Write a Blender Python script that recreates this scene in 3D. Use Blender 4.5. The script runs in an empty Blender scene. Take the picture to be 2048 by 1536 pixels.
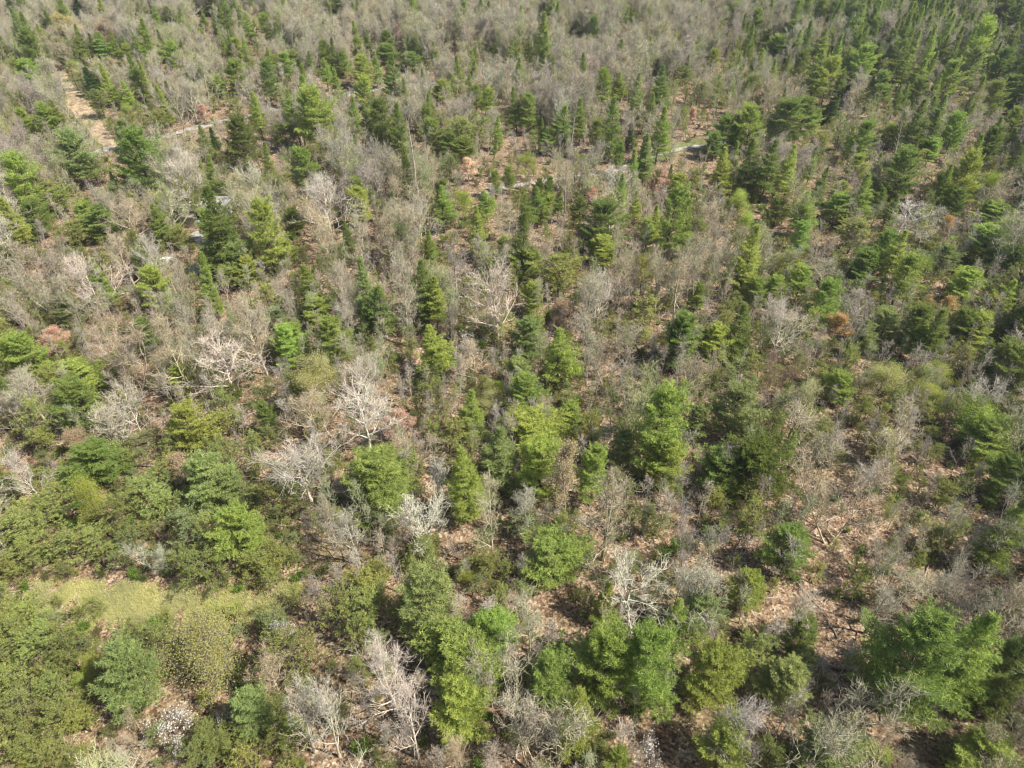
import bpy, math, random
import numpy as np
from mathutils import Vector, Matrix, Euler

# ------------------------------------------------------------------ camera, sky, sun, exposure
scene = bpy.context.scene
col = scene.collection
CAM_H, PITCH, FPX = 55.0, math.radians(40.0), 1365.3
cam_d = bpy.data.cameras.new("camera"); cam = bpy.data.objects.new("camera", cam_d); col.objects.link(cam)
cam.location = (0, 0, CAM_H); cam.rotation_euler = (math.pi/2 - PITCH, 0, 0)
cam_d.sensor_width = 36.0; cam_d.lens = 36.0*FPX/2048.0; cam_d.clip_start = 0.5; cam_d.clip_end = 6000
scene.camera = cam
SUN_EL, SUN_AZ = math.radians(51), math.radians(-18)          # azimuth measured from +X towards +Y
sdir = Vector((math.cos(SUN_EL)*math.cos(SUN_AZ), math.cos(SUN_EL)*math.sin(SUN_AZ), math.sin(SUN_EL)))
world = bpy.data.worlds.new("World"); scene.world = world; world.use_nodes = True
wn = world.node_tree; sky = wn.nodes.new("ShaderNodeTexSky"); sky.sky_type = 'NISHITA'; sky.sun_disc = False
sky.sun_elevation = SUN_EL; sky.sun_rotation = math.pi/2 - SUN_AZ; sky.air_density = 1.0; sky.dust_density = 1.5
wn.links.new(sky.outputs[0], wn.nodes["Background"].inputs[0]); wn.nodes["Background"].inputs[1].default_value = 0.095
sl = bpy.data.lights.new("sun", 'SUN'); sl.energy = 4.9; sl.angle = math.radians(0.53); sl.color = (1.0, 0.955, 0.88)
sun = bpy.data.objects.new("sun", sl); col.objects.link(sun); sun.rotation_euler = sdir.to_track_quat('Z', 'Y').to_euler()
sun.location = (60, -20, 120)
vs = scene.view_settings; vs.view_transform = 'Standard'; vs.look = 'None'; vs.exposure = 0.90; vs.gamma = 1.0; vs.use_curve_mapping = False
scene.cycles.use_denoising = True; scene.cycles.filter_width = 1.2; scene.cycles.max_bounces = 6; scene.cycles.diffuse_bounces = 3; scene.cycles.transmission_bounces = 3; scene.cycles.transparent_max_bounces = 4

rng = np.random.default_rng(7); random.seed(7)
SP, CP = math.sin(PITCH), math.cos(PITCH)

def gz(x, y):
    return (0.55*np.sin(x*0.045+0.6)*np.cos(y*0.037) + 0.35*np.sin(x*0.11+y*0.07) + 0.25*np.sin(y*0.15-x*0.05+1.3))
def project(x, y, z):
    dz = z-CAM_H; d = y*CP - dz*SP; v = y*SP + dz*CP
    return 1024+FPX*x/d, 768-FPX*v/d, d
def ray_at(px, py, z):
    a, b = (px-1024)/FPX, (768-py)/FPX
    dx, dy, dz = a, CP+b*SP, -SP+b*CP
    t = (z-CAM_H)/dz
    return a*t, dy*t
def on_ground(px, py):
    z = 0.0
    for _ in range(4):
        x, y = ray_at(px, py, z); z = float(gz(x, y))
    return x, y, z

# ------------------------------------------------------------------ materials
def new_mat(name):
    m = bpy.data.materials.new(name); m.use_nodes = True
    nt = m.node_tree; nt.nodes.clear(); return m, nt, nt.nodes, nt.links
def N(nt, typ, **kw):
    n = nt.nodes.new(typ)
    for k, v in kw.items():
        if k.startswith('i_'):
            n.inputs[int(k[2:])].default_value = v
        else: setattr(n, k, v)
    return n
def mixc(nt, fac, a, b, mode='MIX'):
    n = nt.nodes.new("ShaderNodeMix"); n.data_type = 'RGBA'; n.blend_type = mode
    L = nt.links
    for s, v in ((0, fac), (6, a), (7, b)):
        if hasattr(v, 'is_output'): L.new(v, n.inputs[s])
        else: n.inputs[s].default_value = v if s == 0 else (tuple(v)+(1,))[:4]
    return n.outputs[2]

def tinted(name, transl, var, tipmix, rough=0.75, hue=0.02, base=None):
    """a material whose colour is the object's own colour, with per-clump and per-object variation"""
    m, nt, nn, L = new_mat(name)
    oi = N(nt, "ShaderNodeObjectInfo"); at = N(nt, "ShaderNodeAttribute", attribute_name="clump")
    hs = N(nt, "ShaderNodeHueSaturation")
    mr = N(nt, "ShaderNodeMapRange"); L.new(at.outputs['Fac'], mr.inputs[0]); mr.inputs[3].default_value = 1-var; mr.inputs[4].default_value = 1+var
    mo = N(nt, "ShaderNodeMapRange"); L.new(oi.outputs['Random'], mo.inputs[0]); mo.inputs[3].default_value = 0.88; mo.inputs[4].default_value = 1.14
    mul = N(nt, "ShaderNodeMath", operation='MULTIPLY'); L.new(mr.outputs[0], mul.inputs[0]); L.new(mo.outputs[0], mul.inputs[1])
    L.new(mul.outputs[0], hs.inputs['Value'])
    if base is None: L.new(oi.outputs['Color'], hs.inputs['Color'])
    else: hs.inputs['Color'].default_value = tuple(base)+(1,)
    mh = N(nt, "ShaderNodeMapRange"); L.new(oi.outputs['Random'], mh.inputs[0]); mh.inputs[3].default_value = 0.5-hue; mh.inputs[4].default_value = 0.5+hue
    L.new(mh.outputs[0], hs.inputs['Hue'])
    c = hs.outputs[0]
    if tipmix:
        tip = mixc(nt, 1.0, c, tipmix, 'MULTIPLY')
        st = N(nt, "ShaderNodeMapRange"); L.new(at.outputs['Fac'], st.inputs[0]); st.inputs[1].default_value = 0.45; st.inputs[2].default_value = 1.0
        c = mixc(nt, st.outputs[0], c, tip)
    p = N(nt, "ShaderNodeBsdfPrincipled"); p.inputs['Roughness'].default_value = rough; p.inputs['Specular IOR Level'].default_value = 0.25
    L.new(c, p.inputs['Base Color'])
    out = N(nt, "ShaderNodeOutputMaterial")
    if transl:
        t = N(nt, "ShaderNodeBsdfTranslucent"); L.new(c, t.inputs[0])
        ms = N(nt, "ShaderNodeMixShader"); ms.inputs[0].default_value = transl
        L.new(p.outputs[0], ms.inputs[1]); L.new(t.outputs[0], ms.inputs[2]); L.new(ms.outputs[0], out.inputs[0])
    else: L.new(p.outputs[0], out.inputs[0])
    return m

TINT = {'needle': (0.48, 0.28, (1.25, 1.12, 0.95), 0.8, 0.007), 'leaf': (0.45, 0.16, (1.1, 1.05, 0.9), 0.75, 0.02), 'bud': (0.2, 0.3, None, 0.8, 0.015), 'twig': (0.0, 0.25, None, 0.85, 0.01), 'blossom': (0.3, 0.12, None, 0.8, 0.005)}
_tc = {}
def tint(kind, base=None):
    base = None if base is None else tuple(float(q) for q in base); key = (kind, base)
    if key not in _tc: _tc[key] = tinted("pine_needles" if kind == 'needle' else kind, *TINT[kind], base=base)
    return _tc[key]
M_NEEDLE, M_LEAF, M_BUD, M_TWIG, M_BLOSSOM = (tint(k) for k in ('needle', 'leaf', 'bud', 'twig', 'blossom'))

def bark(name, base=None):
    m, nt, nn, L = new_mat(name)
    tc = N(nt, "ShaderNodeTexCoord")
    mp = N(nt, "ShaderNodeMapping"); mp.inputs['Scale'].default_value = (7, 7, 1.6); L.new(tc.outputs['Object'], mp.inputs[0])
    no = N(nt, "ShaderNodeTexNoise"); no.inputs['Scale'].default_value = 1.6; no.inputs['Detail'].default_value = 5; L.new(mp.outputs[0], no.inputs[0])
    lich = N(nt, "ShaderNodeTexNoise"); lich.inputs['Scale'].default_value = 2.3; L.new(tc.outputs['Object'], lich.inputs[0])
    if base is None:
        c0 = N(nt, "ShaderNodeObjectInfo").outputs['Color']
    else:
        r = N(nt, "ShaderNodeRGB"); r.outputs[0].default_value = base+(1,); c0 = r.outputs[0]
    dk = mixc(nt, 1.0, c0, (0.5, 0.46, 0.42), 'MULTIPLY'); lt = mixc(nt, 1.0, c0, (1.25, 1.25, 1.2), 'MULTIPLY')
    mr = N(nt, "ShaderNodeMapRange"); L.new(no.outputs[0], mr.inputs[0]); mr.inputs[1].default_value = 0.35; mr.inputs[2].default_value = 0.65
    c = mixc(nt, mr.outputs[0], dk, lt)
    m2 = N(nt, "ShaderNodeMapRange"); L.new(lich.outputs[0], m2.inputs[0]); m2.inputs[1].default_value = 0.56; m2.inputs[2].default_value = 0.68; m2.inputs[4].default_value = 0.3
    c = mixc(nt, m2.outputs[0], c, (0.36, 0.38, 0.31))
    bp = N(nt, "ShaderNodeBump"); bp.inputs['Strength'].default_value = 0.5; bp.inputs['Distance'].default_value = 0.03; L.new(no.outputs[0], bp.inputs['Height'])
    p = N(nt, "ShaderNodeBsdfPrincipled"); p.inputs['Roughness'].default_value = 0.9; p.inputs['Specular IOR Level'].default_value = 0.15
    L.new(c, p.inputs['Base Color']); L.new(bp.outputs[0], p.inputs['Normal'])
    out = N(nt, "ShaderNodeOutputMaterial"); L.new(p.outputs[0], out.inputs[0]); return m
_bc = {}
def bark_of(c):
    c = tuple(float(q) for q in c)
    if c not in _bc: _bc[c] = bark("bark", c)
    return _bc[c]
M_BARK = bark("bark"); M_PBARK = bark("pine_bark", (0.13, 0.10, 0.08))

def plain(name, c, rough=0.7, metal=0.0, noise=0.15, scale=3.0, spec=0.3):
    m, nt, nn, L = new_mat(name)
    tc = N(nt, "ShaderNodeTexCoord"); no = N(nt, "ShaderNodeTexNoise"); no.inputs['Scale'].default_value = scale; no.inputs['Detail'].default_value = 6
    L.new(tc.outputs['Object'], no.inputs[0])
    a = tuple(x*(1-noise) for x in c); b = tuple(min(1, x*(1+noise)) for x in c)
    cc = mixc(nt, no.outputs[0], a, b)
    p = N(nt, "ShaderNodeBsdfPrincipled"); p.inputs['Roughness'].default_value = rough; p.inputs['Metallic'].default_value = metal; p.inputs['Specular IOR Level'].default_value = spec
    L.new(cc, p.inputs['Base Color']); out = N(nt, "ShaderNodeOutputMaterial"); L.new(p.outputs[0], out.inputs[0]); return m

def ramp(nt, src, stops):
    r = N(nt, "ShaderNodeValToRGB"); e = r.color_ramp.elements
    while len(e) < len(stops): e.new(0.5)
    for k, (p, c) in enumerate(stops): e[k].position = p; e[k].color = tuple(c)+(1,)
    nt.links.new(src, r.inputs[0]); return r.outputs[0]

def litter_mat(name, leafstops, moss, mossamt, bumpd=0.06):
    m, nt, nn, L = new_mat(name)
    tc = N(nt, "ShaderNodeTexCoord"); P = tc.outputs['Object']
    def noise(sc, det=4, rough=0.55, dist=0.0):
        n = N(nt, "ShaderNodeTexNoise"); n.inputs['Scale'].default_value = sc; n.inputs['Detail'].default_value = det
        n.inputs['Roughness'].default_value = rough; n.inputs['Distortion'].default_value = dist; L.new(P, n.inputs[0]); return n.outputs[0]
    vo = N(nt, "ShaderNodeTexVoronoi"); vo.inputs['Scale'].default_value = 5.5; vo.inputs['Randomness'].default_value = 1.0; L.new(P, vo.inputs[0])
    sep = N(nt, "ShaderNodeSeparateColor"); L.new(vo.outputs['Color'], sep.inputs[0])
    leaf = ramp(nt, sep.outputs[0], leafstops)
    big = noise(0.09, 5, 0.6, 0.4); mid = noise(0.55, 6, 0.65, 0.3); fine = noise(2.6, 5, 0.7)
    mr = N(nt, "ShaderNodeMapRange"); L.new(mid, mr.inputs[0]); mr.inputs[1].default_value = 0.42; mr.inputs[2].default_value = 0.66
    c = mixc(nt, mr.outputs[0], leaf, mixc(nt, 1.0, leaf, (0.45, 0.42, 0.40), 'MULTIPLY'))
    mf = N(nt, "ShaderNodeMapRange"); L.new(fine, mf.inputs[0]); mf.inputs[1].default_value = 0.36; mf.inputs[2].default_value = 0.62; mf.inputs[3].default_value = 0.55; mf.inputs[4].default_value = 1.15
    c = mixc(nt, 1.0, c, mf.outputs[0], 'MULTIPLY')
    mb = N(nt, "ShaderNodeMapRange"); L.new(big, mb.inputs[0]); mb.inputs[1].default_value = 0.5; mb.inputs[2].default_value = 0.64; mb.inputs[4].default_value = mossamt
    mm = N(nt, "ShaderNodeMath", operation='MULTIPLY'); L.new(mb.outputs[0], mm.inputs[0]); L.new(mf.outputs[0], mm.inputs[1])
    c = mixc(nt, mm.outputs[0], c, moss)
    bp = N(nt, "ShaderNodeBump"); bp.inputs['Strength'].default_value = 0.7; bp.inputs['Distance'].default_value = bumpd
    ad = N(nt, "ShaderNodeMath", operation='ADD'); L.new(vo.outputs['Distance'], ad.inputs[0]); L.new(fine, ad.inputs[1]); L.new(ad.outputs[0], bp.inputs['Height'])
    p = N(nt, "ShaderNodeBsdfPrincipled"); p.inputs['Roughness'].default_value = 0.9; p.inputs['Specular IOR Level'].default_value = 0.15
    L.new(c, p.inputs['Base Color']); L.new(bp.outputs[0], p.inputs['Normal'])
    out = N(nt, "ShaderNodeOutputMaterial"); L.new(p.outputs[0], out.inputs[0]); return m
M_LITTER = litter_mat("leaf_litter", [(0, (.12, .074, .042)), (0.25, (.215, .138, .080)), (0.55, (.31, .205, .122)), (0.8, (.39, .285, .185)), (1, (.47, .40, .30))], (.13, .13, .045), 0.35)
M_TRACK = litter_mat("sandy_track", [(0, (.36, .26, .16)), (0.5, (.47, .35, .22)), (1, (.54, .43, .29))], (.16, .17, .06), 0.5, 0.04)
M_GRAVEL = litter_mat("gravel", [(0, (.32, .30, .26)), (0.5, (.45, .42, .36)), (1, (.54, .51, .45))], (.2, .18, .12), 0.25, 0.04)
M_MEADOW = litter_mat("meadow_soil", [(0, (.24, .21, .11)), (0.5, (.36, .32, .17)), (1, (.44, .39, .23))], (.16, .2, .05), 0.5, 0.05)
M_VERGE = litter_mat("verge", [(0, (.14, .13, .06)), (0.5, (.2, .18, .08)), (1, (.3, .24, .13))], (.12, .17, .04), 0.6, 0.05)

# ------------------------------------------------------------------ mesh helpers
class Geo:
    """collects triangles and tubes; builds one mesh with an optional 'clump' face attribute"""
    def __init__(s): s.v = []; s.f = []; s.c = []; s.m = []; s.n = 0
    def tris(s, V, clump, mat=0):
        k = len(V)//3
        s.v.append(np.asarray(V, float)); F = np.arange(3*k).reshape(k, 3)+s.n
        s.f.append((3, F)); s.c.append(np.asarray(clump, float)); s.m.append(np.full(k, mat)); s.n += 3*k
    def tube(s, pts, radii, sides, mat=0, clump=0.5):
        pts = np.asarray(pts, float); radii = np.asarray(radii, float); k = len(pts)
        d = np.gradient(pts, axis=0); d /= np.linalg.norm(d, axis=1)[:, None]+1e-9
        up = np.where(np.abs(d[:, 2:3]) > 0.9, [[1., 0, 0]], [[0, 0, 1.]])
        a = np.cross(d, up); a /= np.linalg.norm(a, axis=1)[:, None]+1e-9; b = np.cross(d, a)
        t = np.arange(sides)*2*math.pi/sides
        V = pts[:, None]+radii[:, None, None]*(np.cos(t)[None, :, None]*a[:, None]+np.sin(t)[None, :, None]*b[:, None])
        i = np.arange(k-1)[:, None]*sides; j = np.arange(sides)[None]; jn = (j+1) % sides
        F = np.stack([i+j, i+jn, i+sides+jn, i+sides+j], -1).reshape(-1, 4)+s.n
        s.v.append(V.reshape(-1, 3)); s.f.append((4, F)); s.c.append(np.full(len(F), clump)); s.m.append(np.full(len(F), mat)); s.n += k*sides
    def box(s, x0, x1, y0, y1, z0, z1, mat=0):
        V = np.array([(x, y, z) for z in (z0, z1) for y in (y0, y1) for x in (x0, x1)], float)
        F = np.array([(0, 2, 3, 1), (4, 5, 7, 6), (0, 1, 5, 4), (2, 6, 7, 3), (0, 4, 6, 2), (1, 3, 7, 5)])+s.n
        s.v.append(V); s.f.append((4, F)); s.c.append(np.full(6, .5)); s.m.append(np.full(6, mat)); s.n += 8
    def poly(s, V, F, mat=0):
        F = np.array(F)+s.n; s.v.append(np.array(V, float)); s.f.append((F.shape[1], F)); s.c.append(np.full(len(F), .5)); s.m.append(np.full(len(F), mat)); s.n += len(V)
    def scaled(s, k):
        for q in range(len(s.v)): s.v[q] = s.v[q]*k
    def mesh(s, name, mats, smooth=False):
        me = bpy.data.meshes.new(name); V = np.concatenate(s.v)
        me.vertices.add(len(V)); me.vertices.foreach_set("co", V.ravel())
        tot = np.concatenate([np.full(len(F), n) for n, F in s.f]); loops = np.concatenate([F.ravel() for n, F in s.f])
        me.loops.add(len(loops)); me.polygons.add(len(tot))
        st = np.concatenate([[0], np.cumsum(tot)[:-1]])
        me.polygons.foreach_set("loop_start", st.astype(np.int32)); me.loops.foreach_set("vertex_index", loops.astype(np.int32))
        me.polygons.foreach_set("material_index", np.concatenate(s.m).astype(np.int32))
        me.polygons.foreach_set("use_smooth", np.full(len(tot), smooth))
        at = me.attributes.new("clump", 'FLOAT', 'FACE'); at.data.foreach_set("value", np.concatenate(s.c).astype(np.float32))
        for m in (mats if isinstance(mats, (list, tuple)) else [mats]): me.materials.append(m)
        me.update(calc_edges=True); return me
def unit(v): return v/(np.linalg.norm(v, axis=-1, keepdims=True)+1e-9)
def slivers(R, P, D, length, width, clump):
    """one thin triangle per row, from P along D"""
    k = len(P); D = unit(D); side = unit(np.cross(D, R.normal(size=(k, 3))))*np.asarray(width).reshape(-1, 1)*0.5
    V = np.empty((k, 3, 3)); V[:, 0] = P-side; V[:, 1] = P+side; V[:, 2] = P+D*np.asarray(length).reshape(-1, 1)
    return V.reshape(-1, 3), clump
def tufts(R, g, P, D, n, length, width, spread=0.75):
    P = np.asarray(P); D = unit(np.asarray(D)); k = len(P)
    cl = np.clip(R.normal(0.5, 0.2, k), 0, 1)
    PP = np.repeat(P, n, 0)+R.normal(size=(k*n, 3))*length*0.18; DD = np.repeat(D, n, 0)*0.8+R.normal(size=(k*n, 3))*spread
    V, c = slivers(R, PP, DD, length*R.uniform(.7, 1.25, k*n), width*R.uniform(.7, 1.3, k*n), np.clip(np.repeat(cl, n)+R.normal(0, .08, k*n), 0, 1))
    g.tris(V, c)
def leaves(R, g, P, n, spread, size, flat=0.0):
    P = np.asarray(P); k = len(P)*n; cl = np.repeat(np.clip(R.normal(.5, .22, len(P)), 0, 1), n)
    C = np.repeat(P, n, 0)+R.normal(size=(k, 3))*spread
    a = unit(R.normal(size=(k, 3))*np.array([1, 1, 1-flat])); b = unit(np.cross(a, R.normal(size=(k, 3))*(1-flat)+np.array([0, 0, 1.0])*flat))
    s = size*R.uniform(.6, 1.3, (k, 1))
    V = np.stack([C-a*s*.5, C+a*s*.5+b*s*.1, C+b*s*.9], 1).reshape(-1, 3); g.tris(V, np.clip(cl+R.normal(0, .1, k), 0, 1))

# ------------------------------------------------------------------ tree prototypes (each returns part geometries)
def gen_pine(seed, T, Rr, cb, shape, wsp=0.44, dens=1.1, lean=0.0, bare=False):
    R = np.random.default_rng(seed); tr, br, fo = Geo(), Geo(), Geo()
    k = 9; zz = np.linspace(0, T*0.985, k); wob = np.cumsum(R.normal(0, .06, (k, 2)), 0); wob -= wob[0]
    axis = np.column_stack([wob[:, 0]+lean*zz, wob[:, 1], zz]); r0 = 0.012*T+0.03
    tr.tube(axis, np.linspace(r0, 0.02, k)*np.where(np.arange(k) == 0, 1.3, 1), 7)
    def ax(h): return np.array([np.interp(h, zz, axis[:, 0]), np.interp(h, zz, axis[:, 1]), h])
    h = cb*T; P, D = [], []; side = R.uniform(0, 6.28)
    gapaz = R.uniform(0, 6.28); lop = R.uniform(.08, .3); lopaz = R.uniform(0, 6.28)
    while h < T*0.985:
        u = (h-cb*T)/(T-cb*T); nb = int(R.integers(4, 7)) if u < .9 else 4; side += R.uniform(.3, 1.2)
        wl = R.uniform(.72, 1.12)
        for q in range(nb):
            if R.random() < 0.10: continue
            az = side+q*6.283/nb+R.normal(0, .2)
            if shape == 'spire': L = Rr*(1-u)**0.8*min(1, .6+3*u)
            elif shape == 'round': L = Rr*math.sqrt(max(0.02, 1-(1.75*(u-.38))**2 if u > .38 else 1-(1.3*(.38-u))**2))
            else: L = Rr*((1-u)**0.82)*min(1, .66+2.2*u)*1.08
            L *= wl*R.uniform(.62, 1.2)*(1+lop*math.cos(az-lopaz))*(0.75 if abs(math.atan2(math.sin(az-gapaz), math.cos(az-gapaz))) < .6 else 1)
            L = max(L, .22)
            el = math.radians((-6 if shape != 'round' else 4)+62*u**1.25+R.normal(0, 7)); up = 0.22*R.uniform(.5, 1.4)
            d = np.array([math.cos(az)*math.cos(el), math.sin(az)*math.cos(el), math.sin(el)])
            s = np.linspace(0, 1, 5); bend = R.normal(0, .10); perp = np.array([-math.sin(az), math.cos(az), 0])
            hb = min(T*.985, max(.3, h+R.uniform(-.26, .26))); pts = ax(hb)+np.outer(s*L, d)+np.outer(L*up*s**2, [0, 0, 1])+np.outer(L*bend*s**2, perp)
            br.tube(pts, np.linspace(.012+.016*L, .008, 5), 3)
            def at(t): return np.array([np.interp(t, s, pts[:, j]) for j in range(3)])
            if bare:
                for t in R.uniform(.25, .95, 4):
                    q0 = at(t); dd = d*R.uniform(.3, .8)+perp*R.choice([-1, 1])*.7+np.array([0, 0, .2]); V, c = slivers(R, q0[None], dd[None], [L*R.uniform(.25, .5)], [.03], np.array([.5])); fo.tris(V, c)
                continue
            st = .18/max(L, .5); t = .30 if L > 1 else .15; sg = 1
            while t < 1.0:
                lb = (L*(.40*(1-t)+.10)+.12)*R.uniform(.7, 1.2); ang = math.radians(R.uniform(38, 62)); sg = -sg
                dl = unit(d*math.cos(ang)+perp*sg*math.sin(ang)+np.array([0, 0, R.normal(.12, .14)])); q0 = at(t)
                m = max(1, int(lb/.24*dens))
                for e in np.linspace(1/m, 1, m):
                    P.append(q0+dl*lb*e); D.append(dl*.8+np.array([0, 0, .45]))
                t += st/dens*R.uniform(.8, 1.3)
            for t in np.linspace(.5, 1, max(2, int(L/.35))):
                P.append(at(t)); D.append(d+np.array([0, 0, .5]))
        h += wsp*R.uniform(.75, 1.25)*(1 if u < .8 else .6)
    if not bare:
        P.append(ax(T*.99)); D.append(np.array([0, 0, 1.]))
        P = np.array(P); P[:, 2] += R.normal(0, .07, len(P)); tufts(R, fo, P, D, 13, .30, .058)
    return {'trunk': tr, 'branches': br, 'crown': fo}

def limb_path(R, p, d, L, n, crook, trop):
    pts = [p]; dd = unit(d); st = L/n
    for i in range(n):
        dd = unit(dd+R.normal(size=3)*crook+np.array([0, 0, trop])); pts.append(pts[-1]+dd*st)
    return np.array(pts)
def gen_bare(seed, T, Rr, fork, nl=7, crook=.16, thick=1.0, twigs=1.0, asc=.55, stems=1, tw=.027, sec=6, dev=.42):
    """a leafless broadleaf: trunk, crooked limbs, fine twigs; also returns the twig points for buds and leaves"""
    R = np.random.default_rng(seed); tr, li, twg = Geo(), Geo(), Geo(); tips = []
    TP, TD, TL = [], [], []
    for sidx in range(stems):
        base = np.array([0, 0, 0.]) if stems == 1 else np.array([R.normal(0, .25), R.normal(0, .25), 0])
        d0 = np.array([R.normal(0, .05), R.normal(0, .05), 1.]) if stems == 1 else np.array([R.normal(0, .35), R.normal(0, .35), 1.])
        hl = T*R.uniform(.8, .95); trunk = limb_path(R, base, d0, hl, 9, crook*.35, .05)
        r0 = (.0125*T+.04)*thick/math.sqrt(stems); rr = r0*np.linspace(1, .16, 10)**.9; rr[0] *= 1.35
        tr.tube(trunk, rr, 7); cum = np.linspace(0, 1, 10)
        def at(t): return np.array([np.interp(t, cum, trunk[:, j]) for j in range(3)])
        az = R.uniform(0, 6.28); lim = max(3, int(nl/stems))
        for q in range(lim):
            t = fork+(0.97-fork)*(q/(max(1, lim-1)))**.85; az += 2.4+R.normal(0, .35); u = (t-fork)/(1-fork)
            el = math.radians(R.normal(18+50*asc*(.4+u), 10)); L = Rr*(1.08-.55*u)*R.uniform(.8, 1.2)
            d = np.array([math.cos(az)*math.cos(el), math.sin(az)*math.cos(el), math.sin(el)])
            l1 = limb_path(R, at(t), d, L, 7, crook, .05*asc+.02); rl = min(np.interp(t, cum, rr)*.72, .022+.019*L*thick)
            r1 = rl*np.linspace(1, .18, 8); li.tube(l1, r1, 5)
            for e in range(sec):
                s = .18+.82*(e+R.random())/sec; i = min(6, int(s*7)); p = l1[i]+(l1[i+1]-l1[i])*(s*7-i); dl = unit(l1[i+1]-l1[i])
                d2 = unit(dl*.85+R.normal(size=3)*dev+np.array([0, 0, .2])); L2 = L*(.52-.22*s)*R.uniform(.75, 1.25)+.25
                l2 = limb_path(R, p, d2, L2, 4, crook*1.2, .06); r2 = max(.022*thick, r1[i]*.6); li.tube(l2, np.linspace(r2, .014, 5), 4)
                for f in range(5):
                    s3 = .2+.8*(f+R.random())/5; i3 = min(3, int(s3*4)); p3 = l2[i3]+(l2[i3+1]-l2[i3])*(s3*4-i3); d3 = unit(unit(l2[i3+1]-l2[i3])*.7+R.normal(size=3)*.6+np.array([0, 0, .28]))
                    L3 = (.45*L2*(1-.4*s3)+.3)*R.uniform(.7, 1.3); l3 = limb_path(R, p3, d3, L3, 2, .2, .08); li.tube(l3, [.020*thick, .015*thick, .009], 3)
                    m = max(1, int(R.poisson(4.2*twigs)))
                    for w in R.random(m):
                        pw = l3[0]+(l3[2]-l3[0])*w; TP.append(pw); TD.append(unit(l3[2]-l3[0])*.7+R.normal(size=3)*.55+np.array([0, 0, .3])); TL.append(.35+.45*R.random())
    P = np.array(TP); D = unit(np.array(TD)); L = np.array(TL)*min(1.2, max(.5, Rr/3))
    cl = np.clip(R.normal(.5, .2, len(P)), 0, 1)
    twg.tris(*slivers(R, P, D, L, tw, cl))
    k = 2; P2 = np.repeat(P, k, 0)+np.repeat(D*L[:, None], k, 0)*R.uniform(.2, .95, (len(P)*k, 1)); D2 = np.repeat(D, k, 0)*.7+R.normal(size=(len(P)*k, 3))*.6
    twg.tris(*slivers(R, P2, D2, np.repeat(L, k)*R.uniform(.35, .7, len(P)*k), tw*.75, np.repeat(cl, k)))
    return {'trunk': tr, 'limbs': li, 'twigs': twg, 'tips': np.concatenate([P+D*L[:, None], P2])}

def gen_scrub(seed, T, Rr, cb, nb=34, dens=1.15, ln=.20, wd=.052, flat=1.0):
    """a ragged scrub pine or cedar: crooked branches, short needle tufts, open outline"""
    R = np.random.default_rng(seed); tr, br, fo = Geo(), Geo(), Geo()
    trunk = limb_path(R, np.zeros(3), np.array([R.normal(0, .08), R.normal(0, .08), 1.]), T*.95, 7, .06, .04)
    tr.tube(trunk, (.011*T+.03)*np.linspace(1.1, .12, 8), 6); cum = np.linspace(0, 1, 8); P, D = [], []; az = 0
    for q in range(nb):
        t = cb+(.97-cb)*(q+R.random())/nb; u = (t-cb)/(1-cb); az += 2.4+R.normal(0, .5)
        p = np.array([np.interp(t, cum, trunk[:, j]) for j in range(3)])
        L = Rr*math.sqrt(max(.06, 1-(1.5*(u-.35))**2 if u > .35 else 1-(1.6*(.35-u))**2))*R.uniform(.55, 1.2); el = math.radians(R.normal(12+45*u, 14))
        d = np.array([math.cos(az)*math.cos(el), math.sin(az)*math.cos(el), math.sin(el)])
        l1 = limb_path(R, p, d, L, 5, .16, .06); br.tube(l1, np.linspace(.012+.013*L, .007, 6), 3)
        for e in range(int(9*dens)):
            s = .25+.75*R.random(); i = min(4, int(s*5)); p2 = l1[i]+(l1[i+1]-l1[i])*(s*5-i); d2 = unit(unit(l1[i+1]-l1[i])*.8+R.normal(size=3)*np.array([.7, .7, .45*flat])+np.array([0, 0, .15])); L2 = (.30*L+.15)*R.uniform(.5, 1.2)
            m = max(2, int(L2/.13))
            if e % 2 == 0: br.tube(np.array([p2, p2+d2*L2*.5, p2+d2*L2]), [.012, .009, .005], 3)
            for w in np.linspace(.3, 1, m): P.append(p2+d2*L2*w+R.normal(size=3)*.04); D.append(d2+np.array([0, 0, .35]))
    tufts(R, fo, P, D, 6, ln, wd, .85)
    return {'trunk': tr, 'branches': br, 'crown': fo}

def leafy(seed, T, Rr, nleaf, size, spread, flat=0.0, keep=1.0, **kw):
    b = gen_bare(seed, T, Rr, **kw); R = np.random.default_rng(seed+99); fo = Geo(); tips = b['tips']
    tips = tips[R.random(len(tips)) < keep]; leaves(R, fo, tips, nleaf, spread, size, flat); b['crown'] = fo; return b

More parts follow.
